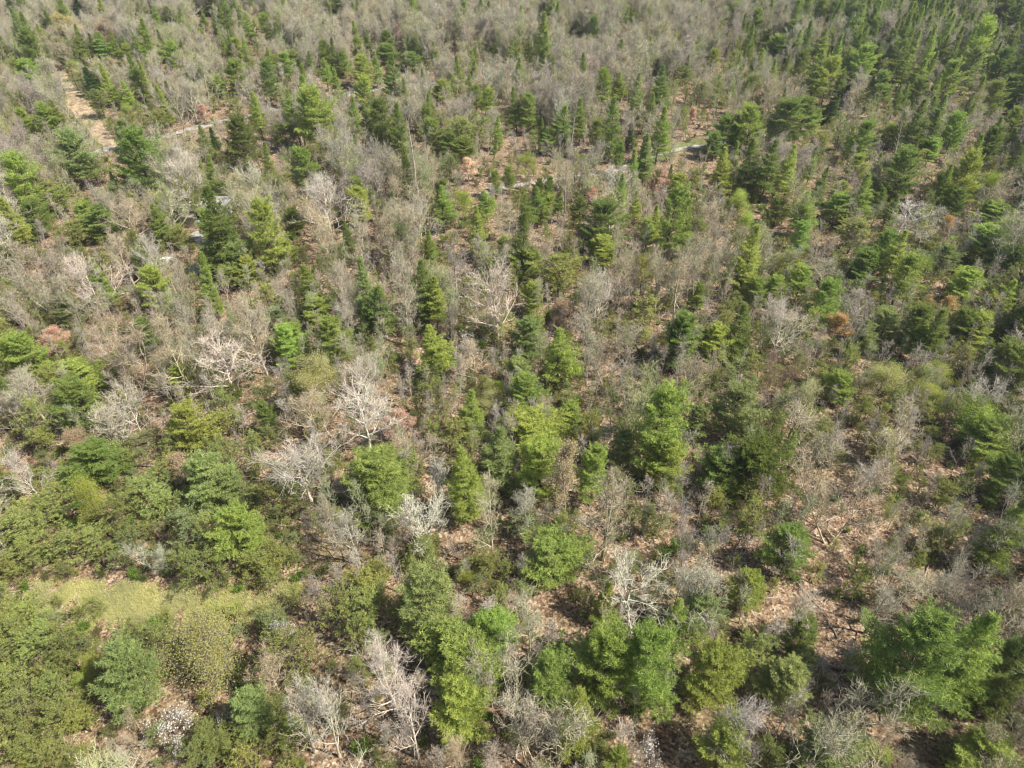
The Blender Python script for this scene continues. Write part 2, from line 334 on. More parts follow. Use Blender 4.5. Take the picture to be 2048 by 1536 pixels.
MATS = {'P': {'trunk': M_PBARK, 'branches': M_PBARK, 'crown': M_NEEDLE}, 'B': {'trunk': M_BARK, 'limbs': M_BARK, 'twigs': M_TWIG},
        'L': {'trunk': M_BARK, 'limbs': M_BARK, 'twigs': M_TWIG, 'crown': M_LEAF}, 'R': {'trunk': M_BARK, 'limbs': M_BARK, 'twigs': M_TWIG, 'crown': M_BUD},
        'W': {'trunk': M_BARK, 'limbs': M_BARK, 'twigs': M_TWIG, 'crown': M_BLOSSOM}}
MATS['V'] = MATS['D'] = MATS['P']
class Proto:
    def __init__(s, kind, parts, crown_key):
        s.kind = kind; parts.pop('tips', None)
        allv = np.concatenate([np.concatenate(g.v) for g in parts.values()]); cv = np.concatenate(parts[crown_key].v)
        r = np.hypot(cv[:, 0]-np.median(cv[:, 0]), cv[:, 1]-np.median(cv[:, 1]))
        s.T = float(allv[:, 2].max()); s.D = 2*float(np.percentile(r, 92)); s.zb = float(np.percentile(cv[:, 2], 4))
        s.aspect = (s.T-s.zb)/s.D; s.parts = {}; s.geo = parts
        for nm, g in parts.items(): s.parts[nm] = g.mesh({'P': 'pine', 'V': 'scrub', 'D': 'hemlock', 'B': 'bare', 'L': 'leafing', 'R': 'budding', 'W': 'dogwood'}[kind]+'_'+nm, MATS[kind][nm], nm in ('trunk', 'limbs', 'branches'))
    def whole(s, name, c):
        """all parts in one mesh, in the fixed colour c"""
        c = tuple(c); mk = {M_NEEDLE: ('needle', c), M_LEAF: ('leaf', c), M_TWIG: ('twig', tuple(q*f for q, f in zip(c, (.86, .845, .78))) if s.kind == 'B' else (.2, .17, .14))}
        g = Geo(); mats = []; order = list(s.geo)
        for k, nm in enumerate(order):
            q = s.geo[nm]
            V = np.concatenate(q.v); g.v.append(V)
            for (n, F), cc in zip(q.f, q.c): g.f.append((n, F+g.n)); g.c.append(cc); g.m.append(np.full(len(F), k))
            g.n += len(V); m0 = MATS[s.kind][nm]
            mats.append(tint(*mk[m0]) if m0 in mk else bark_of(c if s.kind == 'B' else (.22, .19, .16)) if m0 is M_BARK else m0)
        return g.mesh(name, mats)

PROTO = {k: [] for k in 'PVDBLRWS'}
for sd, T, Rr, cb, sh in ((11, 14, 3.0, .2, 'broad'), (12, 15, 2.7, .12, 'broad'), (13, 13, 3.1, .25, 'broad'), (14, 12, 2.8, .1, 'broad'), (10, 14, 2.4, .15, 'broad'), (15, 17, 2.3, .22, 'spire'), (16, 16, 2.1, .12, 'spire'), (17, 15, 2.4, .08, 'spire'), (23, 17, 1.9, .15, 'spire'), (24, 14, 2.0, .1, 'spire'),
                          (18, 11, 3.2, .25, 'round'), (19, 10, 3.0, .22, 'round'), (20, 12, 2.5, .25, 'round')):
    PROTO['P'].append(Proto('P', gen_pine(sd, T, Rr, cb, sh), 'crown'))
for sd, T, Rr, cb, nb, dn in ((31, 8, 2.4, .25, 34, 1), (32, 7, 2.2, .2, 30, .8), (33, 9, 2.3, .3, 36, .9), (34, 6, 2.5, .12, 34, .8), (35, 8, 2.8, .3, 46, 1.3), (36, 8, 3.3, .28, 80, 1.7)):
    PROTO['V'].append(Proto('V', gen_scrub(sd, T, Rr, cb, nb, dn), 'crown'))
for sd in (41, 42): PROTO['D'].append(Proto('D', gen_pine(sd, 11, 1.7, .06, 'spire', .36, 1.25), 'crown'))
for sd, T, Rr, kw in ((51, 11, 3.9, dict(fork=.26, nl=17, crook=.10, thick=1.05, twigs=.35, asc=.5, tw=.026, dev=.42)), (52, 10, 4.2, dict(fork=.22, nl=14, crook=.15, thick=1.1, twigs=.3, asc=.45, tw=.026, dev=.5)),
                      (53, 12, 3.6, dict(fork=.2, nl=13, crook=.09, thick=1.1, twigs=.5, asc=.8, tw=.024)), (54, 11, 3.8, dict(fork=.14, nl=14, crook=.08, thick=1.05, twigs=.5, asc=.95, tw=.024)),
                      (55, 12, 3.0, dict(fork=.28, nl=11, crook=.09, thick=1.0, twigs=.55, asc=.8, tw=.024)), (56, 9, 3.4, dict(fork=.1, nl=14, crook=.1, thick=.8, twigs=.6, asc=1.0, stems=2)),
                      (57, 12, 2.6, dict(fork=.32, nl=10, crook=.1, thick=.85, twigs=.6, asc=.9)), (58, 11, 3.7, dict(fork=.18, nl=12, crook=.12, thick=1.0, twigs=.6, asc=.8, tw=.027))):
    PROTO['B'].append(Proto('B', gen_bare(sd, T, Rr, **kw), 'twigs'))
for sd, T, Rr, kw in ((59, 13, 5.4, dict(fork=.18, nl=16, crook=.09, thick=.85, twigs=.38, asc=.75, tw=.022, sec=8, dev=.38)), (60, 12, 5.6, dict(fork=.2, nl=16, crook=.13, thick=.9, twigs=.3, asc=.5, tw=.022, sec=8, dev=.45))):
    PROTO['B'].append(Proto('B', gen_bare(sd, T, Rr, **kw), 'twigs'))
for sd in (61, 62):
    g = gen_pine(sd, 17, 1.7, .3, 'spire', .8, bare=True); PROTO['S'].append(Proto('B', {'trunk': g['trunk'], 'limbs': g['branches'], 'twigs': g['crown']}, 'twigs'))
for sd, T, Rr in ((71, 9, 2.9), (72, 8, 3.0), (73, 10, 2.6)):
    PROTO['L'].append(Proto('L', leafy(sd, T, Rr, 8, .085, .34, keep=.7, fork=.25, nl=9, crook=.16, thick=.8, twigs=.8, asc=.7), 'crown'))
for sd, T, Rr in ((81, 10, 3.0), (82, 11, 2.8)):
    PROTO['R'].append(Proto('R', leafy(sd, T, Rr, 3, .12, .14, keep=1.0, fork=.25, nl=9, crook=.14, thick=.8, twigs=1.1, asc=.85), 'crown'))
for sd in (91, 92):
    PROTO['W'].append(Proto('W', leafy(sd, 4.2, 1.9, 1, .13, .1, .7, keep=.32, fork=.22, nl=8, crook=.2, thick=.7, twigs=.5, asc=.25), 'crown'))

TONE = {'P': dict(d=(.225, .295, .076), g=(.315, .405, .098), y=(.385, .450, .105), b=(.300, .370, .130)),
        'V': dict(d=(.225, .265, .078), g=(.310, .350, .108), y=(.370, .395, .115), b=(.295, .345, .140), k=(.150, .190, .034)),
        'D': dict(d=(.110, .165, .050)), 'L': dict(l=(.390, .480, .062), o=(.42, .43, .14)),
        'R': dict(o=(.66, .43, .27), r=(.64, .36, .27), y=(.42, .32, .10), t=(.36, .27, .14), a=(.54, .36, .11)), 'W': dict(w=(.66, .64, .53)),
        'B': dict(w=(.60, .55, .45), t=(.46, .40, .275), g=(.43, .405, .295), p=(.41, .365, .31), e=(.38, .40, .20), s=(.34, .31, .25), d=(.24, .16, .12))}
SAYTONE = {'P': dict(d='dark green', g='mid green', y='yellow-green', b='blue-green'), 'V': dict(d='dark olive', g='olive', y='yellow-olive', b='grey-green', k='very dark olive'),
           'D': dict(d='blackish green'), 'L': dict(l='lime green', o='olive-yellow'), 'R': dict(o='orange', r='red', y='yellow', t='tan', a='amber'), 'W': dict(w='white'),
           'B': dict(w='whitish', t='tan', g='grey', p='pinkish grey', e='greenish grey', s='silvery', d='reddish brown')}
KIND = {'P': ('white_pine', 'pine', 'pine tree', 'white pines rising through the forest'), 'V': ('scrub_pine', 'scrub pine', 'scrub pine', 'ragged scrub pines in the understory'),
        'D': ('hemlock_tree', 'hemlock', 'evergreen', 'dark hemlocks among the pines'), 'L': ('leafing_tree', 'leafing tree', 'leafy tree', 'broadleaf trees in fresh leaf'),
        'R': ('budding_tree', 'budding tree', 'budding tree', 'budding broadleaf trees'), 'W': ('flowering_dogwood', 'flowering dogwood', 'dogwood', 'white flowering dogwoods'),
        'B': ('bare_tree', 'bare tree', 'bare tree', 'leafless trees of the forest'), 'S': ('dead_tree', 'dead snag', 'dead tree', 'dead standing snags')}

# ------------------------------------------------------------------ the trees of the photograph: kind, crown centre and size in photo pixels, tone
DATA = "D 154 15 27 41 d;D 21 17 21 38 d;P 60 96 41 68 d;P 9 99 27 55 d;P 51 144 44 44 g;P 3 130 21 34 g;P 289 15 19 27 g;P 311 34 21 38 g;P 342 32 31 38 d;P 185 92 21 41 d;P 208 91 31 44 g;P 253 106 24 31 y;P 273 92 21 41 g;P 323 99 21 31 g;P 345 109 31 48 g;P 366 96 17 27 d;P 284 157 21 58 y;P 475 97 27 41 y;P 492 103 21 48 g;P 472 147 44 51 g;P 434 167 38 34 g;P 533 157 34 62 d;P 444 41 21 51 g;P 496 51 24 41 g;P 528 51 27 41 g;P 530 24 21 27 g;P 443 79 15 38 y;P 567 126 31 41 g;P 537 118 24 38 g;P 590 120 27 34 g;P 620 126 21 38 d;P 590 80 24 38 g;P 646 103 21 38 g;P 668 108 21 51 d;P 651 144 27 44 g;P 561 191 21 27 y;P 89 236 38 55 g;P 113 232 34 51 y;P 51 239 31 44 g;V 24 222 31 44 g;P 253 185 27 41 y;P 232 191 21 27 g;V 144 147 31 44 g;D 178 161 31 51 d;V 198 202 41 48 d;R 137 132 17 17 o;L 147 130 21 21 l;P 513 222 31 65 y;P 482 273 55 82 d;P 629 226 68 99 y;V 561 270 41 48 d;P 403 280 31 48 b;D 426 280 17 34 d;P 280 314 79 116 d;P 147 308 65 85 b;V 188 342 55 48 d;P 38 355 68 96 g;V 120 388 65 27 g;P 537 318 27 58 y;P 608 332 55 75 g;V 632 304 38 34 g;V 456 318 44 24 d;P 246 263 34 48 b;V 284 236 24 41 g;V 318 239 38 44 g;P 441 390 41 31 d;R 116 51 62 34 y;R 208 58 48 24 t;L 253 31 21 14 o;P 489 21 10 21 g;P 646 10 10 14 d;P 680 7 31 21 y;P 694 120 14 34 g;P 393 7 31 17 g;P 424 9 31 24 g;P 407 44 21 21 d;R 403 219 31 27 o;P 82 39 21 21 d;P 716 94 24 34 g;P 733 77 17 34 g;P 777 82 31 38 d;P 776 103 41 31 d;P 818 96 17 41 d;P 834 97 21 41 d;P 820 120 41 27 d;P 866 106 19 38 d;P 724 137 41 48 y;P 723 178 38 51 y;P 750 133 21 48 g;P 784 154 38 75 d;P 687 123 21 38 g;P 733 246 31 62 d;P 762 243 48 79 d;P 796 253 41 79 d;P 851 236 27 51 g;P 865 263 41 51 g;V 916 263 65 62 g;V 957 263 55 62 g;P 899 284 41 41 d;P 930 294 41 38 g;P 953 191 24 38 g;P 1034 212 27 62 d;P 1061 219 31 58 g;P 1088 106 34 68 d;P 1025 103 21 38 g;P 947 140 17 31 g;P 1056 89 17 27 d;P 1159 55 17 24 d;P 1191 55 24 41 d;P 1131 62 14 27 d;P 1254 34 17 34 g;P 1268 31 17 24 g;P 1087 21 21 27 b;P 1360 65 17 27 y;D 1316 137 24 38 d;P 1324 174 38 68 d;P 1208 171 38 62 g;P 1237 171 27 44 g;P 1276 188 34 68 b;P 1121 250 41 68 g;P 1162 236 38 65 g;D 1124 291 21 38 d;P 1097 277 27 41 g;P 1223 250 44 89 g;P 1196 263 31 48 g;P 1319 260 38 82 g;D 1259 270 21 48 d;P 1241 308 24 48 d;P 812 342 34 82 y;P 714 379 44 55 y;P 998 260 24 48 g;V 1073 280 34 41 g;L 1053 325 41 44 l;R 936 328 41 21 o;R 1174 383 27 34 r;R 796 56 19 15 r;R 916 91 14 14 r;R 962 75 21 17 y;L 1005 181 17 27 l;P 1357 373 41 51 y;P 885 383 31 31 d;L 923 393 31 31 l;P 991 369 24 38 g;P 1018 355 27 38 g;P 1076 383 24 34 d;P 1097 383 21 31 g;R 1323 355 38 41 o;P 885 178 34 38 y;P 878 186 31 27 g;P 902 164 21 34 g;P 971 198 27 41 y;P 895 79 21 24 g;P 989 99 24 21 y;B 830 308 51 113 s;B 1133 369 17 82 s;B 1145 236 21 103 s;P 1693 58 17 51 d;P 1645 17 27 34 g;P 1454 32 21 31 g;P 1515 41 31 44 g;P 1457 79 21 34 d;P 1420 103 21 34 y;P 1430 116 21 31 y;P 1534 79 21 34 d;P 1553 89 44 41 g;P 1615 85 27 65 d;P 1642 89 31 51 g;P 1673 109 27 68 g;P 1635 144 41 75 g;P 1601 133 27 51 d;P 1659 150 41 68 y;D 1690 191 27 41 d;P 1721 120 44 58 g;P 1748 62 21 48 d;P 1762 58 21 41 d;P 1806 85 31 89 d;P 1827 103 27 68 g;P 1809 137 27 48 d;P 1864 96 27 75 g;P 1888 96 17 41 d;P 1915 92 24 62 d;P 1902 154 41 62 g;P 1963 85 44 85 y;P 1943 133 38 68 b;P 2015 21 27 38 d;P 1994 24 21 31 d;P 2028 79 31 51 d;P 2008 126 38 58 d;P 2038 34 21 31 d;P 2018 171 44 48 d;P 1991 195 44 62 g;P 2025 205 34 34 d;P 1768 174 44 55 d;P 1837 181 44 48 d;P 1570 137 17 27 d;P 1611 219 48 51 d;D 1659 226 41 31 d;V 1621 185 44 41 d;P 1574 236 79 75 d;P 1502 250 58 75 g;P 1451 260 51 58 d;P 1430 287 34 41 d;V 1396 185 38 44 g;V 1440 181 34 62 g;V 1512 174 27 41 g;V 1369 147 44 34 g;V 1642 284 41 48 y;P 1721 277 44 68 g;P 1779 267 38 31 g;P 1714 328 38 41 y;P 1912 260 44 68 g;P 1980 284 41 62 d;P 1932 355 55 96 y;P 1806 342 75 89 d;P 1864 297 38 41 g;P 1495 328 51 89 d;P 1539 332 48 89 d;P 1584 338 38 79 y;P 1440 338 41 79 y;L 1481 393 41 27 l;P 1680 390 38 31 y;P 1765 383 44 44 d;P 2035 314 31 116 d;R 1386 219 21 14 o;P 1628 239 34 34 g;V 1717 202 31 41 d;P 2032 239 31 48 g;P 1505 103 14 27 y;P 1488 109 14 31 d;P 1362 62 14 27 g;V 1768 137 34 41 g;P 1857 137 24 55 g;P 1840 150 34 51 g;B 1727 226 58 58 g;B 1912 212 58 44 g;B 1803 284 38 68 s;P 21 442 51 82 y;P 65 431 51 62 d;V 21 513 55 55 g;V 120 397 62 38 g;V 150 465 62 48 g;P 171 424 44 44 g;P 198 442 58 55 d;P 318 448 41 68 g;V 362 469 38 44 g;P 444 445 79 137 d;P 533 462 58 116 y;P 472 517 55 68 b;P 424 517 65 48 y;P 308 571 58 79 y;V 273 585 51 41 y;P 414 565 38 96 g;V 455 554 51 55 g;P 499 547 44 44 y;V 533 585 48 62 y;P 620 571 51 79 g;P 632 619 62 51 y;P 588 438 38 44 d;P 284 524 31 51 d;P 144 623 51 44 b;V 44 616 58 38 y;P 44 705 75 82 g;R 113 664 41 44 o;V 126 701 48 44 y;P 164 756 85 55 y;V 7 742 34 75 d;P 574 688 55 75 g;P 595 677 48 62 g;P 670 681 68 89 g;P 362 766 48 44 y;P 284 664 51 62 d;P 574 510 27 34 y;V 663 527 38 68 b;V 547 640 51 34 b;B 250 421 89 68 t;B 167 544 113 103 w;B 294 496 62 89 w;B 96 558 103 103 g;B 219 677 137 144 t;B 332 664 103 144 t;B 444 705 120 113 w;B 499 626 96 137 t;B 649 431 96 96 t;B 34 571 96 103 g;B 239 500 48 85 t;B 581 585 62 75 g;B 362 571 38 120 t;B 44 756 75 62 g;B 677 558 62 89 g;P 719 407 44 65 y;P 885 411 41 68 g;L 923 404 38 51 l;P 950 459 41 79 y;P 974 407 41 48 g;P 1076 407 34 58 g;P 1094 411 31 44 y;P 1116 411 24 41 d;P 1051 418 31 55 d;P 1203 445 75 96 d;P 1206 496 55 55 y;P 1159 418 31 44 d;P 1343 435 58 113 g;P 1374 448 34 85 d;P 1273 411 27 51 y;P 1295 462 34 51 g;P 1049 476 41 89 d;P 1059 517 55 51 y;V 1118 544 82 79 y;V 1159 534 38 44 y;P 858 493 27 62 g;P 851 575 51 103 d;P 871 599 48 82 y;P 759 619 58 92 d;P 1066 592 44 55 y;V 988 650 68 44 g;P 878 698 68 92 y;V 858 749 68 68 d;V 817 701 31 44 y;P 1049 671 58 79 b;P 1121 708 65 103 g;P 1042 753 65 51 b;P 1360 674 65 96 d;V 1292 626 68 68 y;V 1299 674 38 44 y;L 974 770 38 27 o;L 1001 770 24 27 l;L 1000 705 17 21 l;W 926 688 51 38 w;W 817 734 31 21 w;W 752 513 21 21 w;B 994 571 103 137 w;B 906 517 58 116 p;B 1124 472 89 82 t;B 1172 592 75 103 t;B 1213 681 109 103 g;B 776 455 55 89 t;B 711 476 51 85 g;B 806 578 62 120 g;B 827 517 44 68 t;B 950 708 75 75 t;B 1268 565 68 68 p;B 1022 469 68 62 t;B 1261 489 68 89 t;B 1323 544 55 89 t;B 1364 544 55 103 t;B 721 749 103 96 w;R 1118 616 55 34 t;P 1492 517 58 113 y;L 1480 407 41 41 l;L 1498 438 34 38 l;P 1556 418 41 44 d;P 1608 421 44 68 g;P 1676 411 58 51 g;V 1710 465 68 68 g;P 1758 411 34 58 d;P 1915 404 44 55 d;P 1987 431 75 55 g;P 1977 483 89 68 g;P 1768 493 51 68 d;P 1789 506 51 82 y;P 1724 524 58 62 d;P 1601 472 38 62 g;P 1809 551 55 82 g;L 1844 520 44 38 l;P 1891 517 44 44 b;P 1929 565 62 62 g;P 1645 606 55 89 g;P 1601 561 51 62 g;P 1512 578 44 51 g;P 1553 575 41 48 g;P 1471 653 58 89 d;P 1392 602 31 27 y;P 1437 681 55 68 y;P 1369 671 68 89 b;P 1827 653 58 85 d;P 1874 667 48 89 d;P 1768 647 62 62 b;P 1929 647 55 68 d;P 1956 653 55 62 y;P 1980 616 41 44 y;P 2008 592 41 62 y;P 2035 585 31 62 d;P 2032 506 34 62 g;P 2021 653 58 51 d;R 1686 647 62 51 a;R 1891 448 34 41 a;R 1898 599 38 27 a;R 1857 599 31 21 a;W 1857 585 24 17 w;L 1765 753 89 55 o;L 1874 749 68 44 l;P 1833 694 62 48 y;P 2018 722 82 89 d;P 1727 674 44 55 b;V 1478 749 68 51 b;V 1649 756 58 41 g;B 1567 633 99 99 w;B 1382 530 109 109 t;B 1560 510 68 75 g;B 1420 424 58 68 t;B 1447 459 62 68 g;B 1820 428 79 75 w;B 1656 534 68 55 g;B 1717 599 62 62 p;B 1639 688 68 68 g;B 1553 742 75 82 d;B 1386 742 68 82 t;B 1734 424 55 55 g;B 1871 442 41 68 g;B 1649 469 62 38 t;P 150 804 92 96 d;P 7 781 34 68 d;P 379 845 79 92 y;V 434 839 62 62 y;P 537 832 38 65 d;V 301 873 44 41 b;P 198 914 89 89 d;L 171 986 55 92 l;P 420 951 85 109 b;P 455 982 62 68 b;R 345 917 65 44 t;V 359 951 62 51 g;P 479 1057 82 109 g;V 434 1119 96 85 d;V 260 972 82 62 g;V 103 1006 89 68 g;V 41 1051 96 68 g;V 205 1033 89 85 d;V 21 1119 82 62 g;V 120 1085 85 68 g;V 325 999 75 68 g;V 191 1102 82 68 g;V 540 999 68 68 g;V 595 1006 62 68 d;V 533 1126 68 62 y;R 137 880 55 27 t;V 82 917 38 44 b;B 55 781 89 96 g;B 205 845 96 89 w;B 41 931 68 103 w;B 598 914 157 120 w;B 615 808 120 103 t;B 297 1092 75 68 g;B 653 1016 41 79 t;B 256 801 85 103 w;B 724 815 109 116 w;V 837 791 41 68 d;V 871 798 44 79 g;P 940 822 55 92 g;L 977 798 55 51 o;P 1046 784 68 89 g;P 1066 845 113 85 y;P 998 904 75 113 b;P 1080 924 89 120 y;P 1141 835 48 55 g;P 1305 852 92 164 g;P 1329 924 75 96 y;P 1186 941 55 113 g;P 1247 897 51 62 b;P 765 955 130 130 g;P 923 962 68 137 y;P 1107 1109 113 103 g;V 1042 1044 62 44 b;V 1128 1037 55 44 g;V 1285 1044 62 48 g;R 806 839 68 51 o;B 830 873 89 68 t;B 844 1033 120 109 w;B 868 948 62 85 w;B 984 1016 62 137 t;B 1053 986 68 85 g;B 1087 1030 31 68 t;B 1223 992 96 150 t;B 701 1051 79 96 g;R 1138 924 68 113 t;W 1164 1040 24 21 w;W 728 886 27 17 w;V 742 1136 68 41 y;L 930 1139 41 31 l;V 851 1109 48 41 g;V 971 1129 62 55 g;V 1025 1129 48 51 g;P 1471 811 92 109 b;P 1386 839 44 68 b;P 1676 784 55 44 g;P 1447 931 96 85 d;V 1529 934 120 116 k;P 1574 907 27 51 b;P 1768 900 48 51 y;V 1775 941 48 65 g;P 2018 951 75 89 d;P 1984 873 96 85 g;L 1861 784 75 55 l;L 1943 822 96 68 l;L 2018 849 44 44 l;V 1659 904 41 27 g;P 1580 1088 82 96 d;V 1519 1033 68 85 y;P 2028 1051 62 137 g;V 1881 996 48 34 g;V 1871 1081 62 44 g;B 1820 859 123 96 g;B 1645 845 120 75 t;B 1755 951 75 55 w;B 1695 982 161 144 t;B 1946 1033 103 109 g;B 1389 1068 103 109 p;B 1369 781 62 68 t;B 1792 1102 85 85 g;B 1895 1129 109 82 g;V 34 1236 79 68 g;V 75 1240 75 62 y;V 21 1280 68 68 g;V 85 1280 79 68 g;V 144 1268 75 68 g;V 130 1307 68 65 d;V 41 1341 75 68 g;V 103 1355 75 68 g;V 27 1409 75 68 g;V 103 1427 75 68 g;V 51 1478 79 68 g;V 123 1481 68 65 g;V 161 1437 62 55 y;V 198 1216 38 30 g;L 178 1327 31 44 l;L 157 1362 38 31 l;L 62 1519 58 38 l;P 253 1341 106 126 b;L 398 1296 158 108 o;V 598 1300 116 113 d;V 667 1221 79 96 g;V 547 1249 55 51 b;V 479 1232 75 55 y;W 574 1259 24 48 w;W 448 1430 38 31 w;W 335 1444 75 41 w;W 359 1485 34 38 w;P 509 1413 65 82 b;V 496 1471 68 51 d;V 420 1498 75 51 g;L 578 1454 51 27 l;V 667 1427 55 51 y;B 533 1331 72 82 t;B 260 1450 68 58 g;B 588 1409 103 123 w;B 636 1403 85 130 w;B 239 1515 75 44 g;P 841 1204 96 137 b;P 988 1252 89 89 g;P 926 1314 144 123 g;P 919 1409 103 113 y;P 1206 1198 38 75 y;P 1200 1317 113 137 g;P 1305 1317 123 150 g;P 1087 1348 75 103 g;P 1141 1437 75 113 y;P 1350 1245 48 68 g;V 742 1163 82 48 y;V 731 1218 89 85 g;V 711 1273 51 68 g;B 776 1327 137 144 w;B 817 1420 96 123 w;B 1059 1427 198 171 g;B 1063 1218 65 130 g;B 919 1221 65 65 t;B 1261 1170 154 123 w;B 899 1505 72 72 t;W 1305 1498 38 48 w;L 936 1146 38 21 l;L 885 1153 21 14 l;P 1234 1522 48 34 g;P 1498 1174 62 82 y;B 1399 1174 109 116 g;P 1410 1211 75 89 b;P 1430 1341 103 116 y;P 1567 1355 92 96 b;P 1601 1276 68 58 d;P 1833 1324 147 191 d;P 1936 1297 103 164 g;P 2035 1314 58 103 d;P 1451 1491 99 96 y;P 1656 1505 113 68 b;P 1973 1509 103 55 g;P 2018 1382 58 96 d;B 1673 1403 191 171 g;B 1485 1427 120 120 w;B 1611 1215 75 96 w;B 1768 1204 75 82 g;B 1833 1160 109 89 g;B 1929 1187 109 109 g;B 2015 1204 85 103 t;B 1803 1478 89 75 t;B 2015 1461 103 89 g;V 312 543 26 22 y;B 334 540 60 60 t;V 345 448 26 34 g;V 318 552 30 24 g;B 318 535 40 44 t;P 420 446 40 56 g;V 352 470 24 22 y"
class Tree: pass
trees = []
def solve(kind, px, py, w, h, tone, R):
    t = Tree(); t.kind = 'S' if (kind == 'B' and tone == 's') else kind; t.tone = tone; t.px, t.py, t.w, t.h = px, py, w, h
    lo, hi = {'P': (3.2, 24), 'V': (1.8, 11), 'D': (3, 15), 'B': (5, 16), 'S': (6, 17), 'L': (2.0, 13), 'R': (5, 13), 'W': (1.5, 6)}[t.kind]
    frac = {'P': .84, 'V': .85, 'D': .93, 'B': .66, 'S': .7, 'L': .72, 'R': .62, 'W': .7}[t.kind]
    zc = 6.0
    for _ in range(8):
        x, y = ray_at(px, py, zc); d = project(x, y, zc)[2]; s = FPX/d; dep = math.atan2(CAM_H-zc, y)
        D = w/s; Hc = (h/s-0.45*D*math.sin(dep))/math.cos(dep); Hc = min(max(Hc, .75*D), 3.6*D)
        T = min(max(Hc/frac, lo), hi); g = float(gz(x, y)); zc = .5*zc+.5*(g+T-.5*min(Hc, T*.95))
    t.x, t.y = ray_at(px, py, zc); t.z = float(gz(t.x, t.y)); t.D, t.T, t.Hc = D, T, min(Hc, T*.95); return t
R0 = np.random.default_rng(5)
for it in DATA.split(';'):
    k, a, b, w, h, tn = it.split(); trees.append(solve(k, float(a), float(b), float(w)*((1.10 if float(b) > 900 else 1.04) if k == 'P' else 1.1 if k == 'V' else 1.12), float(h)*((1.28-.2*min(1, max(0, (float(b)-600)/400))) if k == 'P' else 1.15), tn, R0))

def pick(t, R):
    pr = PROTO[t.kind]; want = t.Hc/max(t.D, .3)
    sc = [abs(math.log(p.aspect/want))+R.uniform(0, .4)+.5*abs(math.log(max(t.D, .3)/p.D)) for p in pr]
    if t.kind == 'B': # pale spreading crowns take the crooked, thick-limbed forms
        for i in range(len(pr)): sc[i] += (0 if i in (0, 1, 7, 8, 9) else 1.2) if t.tone == 'w' else (0 if i in (2, 3, 4, 5, 6, 7, 8) else .8)
    if t.kind == 'V': sc[5] += 3
    if t.tone == 'k': sc[5] -= 5
    return pr[int(np.argmin(sc))]

def make_tree(t, R, label, nparts=3):
    p = pick(t, R); nm, _, cat, grp = KIND[t.kind]
    root = bpy.data.objects.new(nm, None); col.objects.link(root); root.empty_display_size = .5
    root.location = (t.x, t.y, t.z-.05); sxy = t.D/p.D
    if t.kind in 'PVD': root.scale = (sxy, sxy, max(.45, min(2.2, t.T/p.T)))
    else: sz = t.T/p.T; sxy = max(.55*sz, min(1.7*sz, sxy)); root.scale = (sxy, sxy, sz)
    root.rotation_euler = (R.normal(0, .035), R.normal(0, .035), R.uniform(0, 6.283))
    root['label'] = label; root['category'] = cat; root['group'] = grp
    c = np.array(TONE['B' if t.kind == 'S' else t.kind][t.tone])*(1+R.normal(0, .06))*(1+R.normal(0, .03, 3)*np.array([1, .4, 1]))
    bt = {'L': (.22, .19, .16), 'R': (.3, .26, .22), 'W': (.25, .21, .18)}.get(t.kind)
    for pn, me in p.parts.items():
        o = bpy.data.objects.new(pn, me); col.objects.link(o); o.parent = root
        if t.kind in 'PVD' or pn == 'crown': o.color = tuple(c)+(1,)
        elif t.kind in 'BS': o.color = (tuple(c) if pn != 'twigs' else tuple(c*np.array([.84, .80, .78])))+(1,)
        else: o.color = bt+(1,)
        if t.kind == 'B' and t.tone == 'd' : pass
    return root

# ------------------------------------------------------------------ the ground, the road, the track, the clearing
def stretch(lo, hi, fine, far, grow=1.35):
    a = list(np.arange(lo, hi+fine, fine)); st = fine
    while a[-1] < far: st *= grow; a.append(a[-1]+st)
    st = fine
    while a[0] > -far: st *= grow; a.insert(0, a[0]-st)
    return np.array(a)
gx = stretch(-200, 200, 2.0, 3500); gy = stretch(-30, 330, 2.0, 3500)
X, Y = np.meshgrid(gx, gy); Z = gz(X, Y)
g = Geo(); nx = len(gx); i = np.arange(len(gy)-1)[:, None]*nx; j = np.arange(nx-1)[None]
F = np.stack([i+j, i+j+1, i+nx+j+1, i+nx+j], -1).reshape(-1, 4)
g.poly(np.stack([X, Y, Z], -1).reshape(-1, 3), F)
def structure(name, g, mat, smooth=True):
    o = bpy.data.objects.new(name, g.mesh(name, mat, smooth)); col.objects.link(o); o['kind'] = 'structure'; return o
structure("ground", g, M_LITTER)

def resample(P, step):
    P = np.array(P, float); d = np.concatenate([[0], np.cumsum(np.linalg.norm(np.diff(P, axis=0), axis=1))]); s = np.arange(0, d[-1], step)
    # smooth by averaging
    Q = np.column_stack([np.interp(s, d, P[:, k]) for k in range(2)])
    for _ in range(6): Q[1:-1] = (Q[:-2]+2*Q[1:-1]+Q[2:])/4
    return Q
def strip(name, pix, half, mat, lift, wob=.3, step=1.0):
    Q = resample([on_ground(*p)[:2] for p in pix], step); d = unit(np.gradient(Q, axis=0)); n = np.column_stack([-d[:, 1], d[:, 0]])
    R = np.random.default_rng(len(name)); k = len(Q); cols = np.linspace(-1, 1, 7)
    wl = half*(1+wob*np.convolve(R.normal(0, 1, k+8), np.ones(5)/5, 'same')[4:4+k]); V = []
    for c in cols:
        q = Q+n*(wl*c)[:, None]; V.append(np.column_stack([q, gz(q[:, 0], q[:, 1])+lift+.03*(1-abs(c))]))
    V = np.stack(V, 1).reshape(-1, 3); i = np.arange(k-1)[:, None]*7; j = np.arange(6)[None]
    F = np.stack([i+j, i+7+j, i+7+j+1, i+j+1], -1).reshape(-1, 4)
    g = Geo(); g.poly(V, F[:, ::-1]); o = structure(name, g, mat); return Q
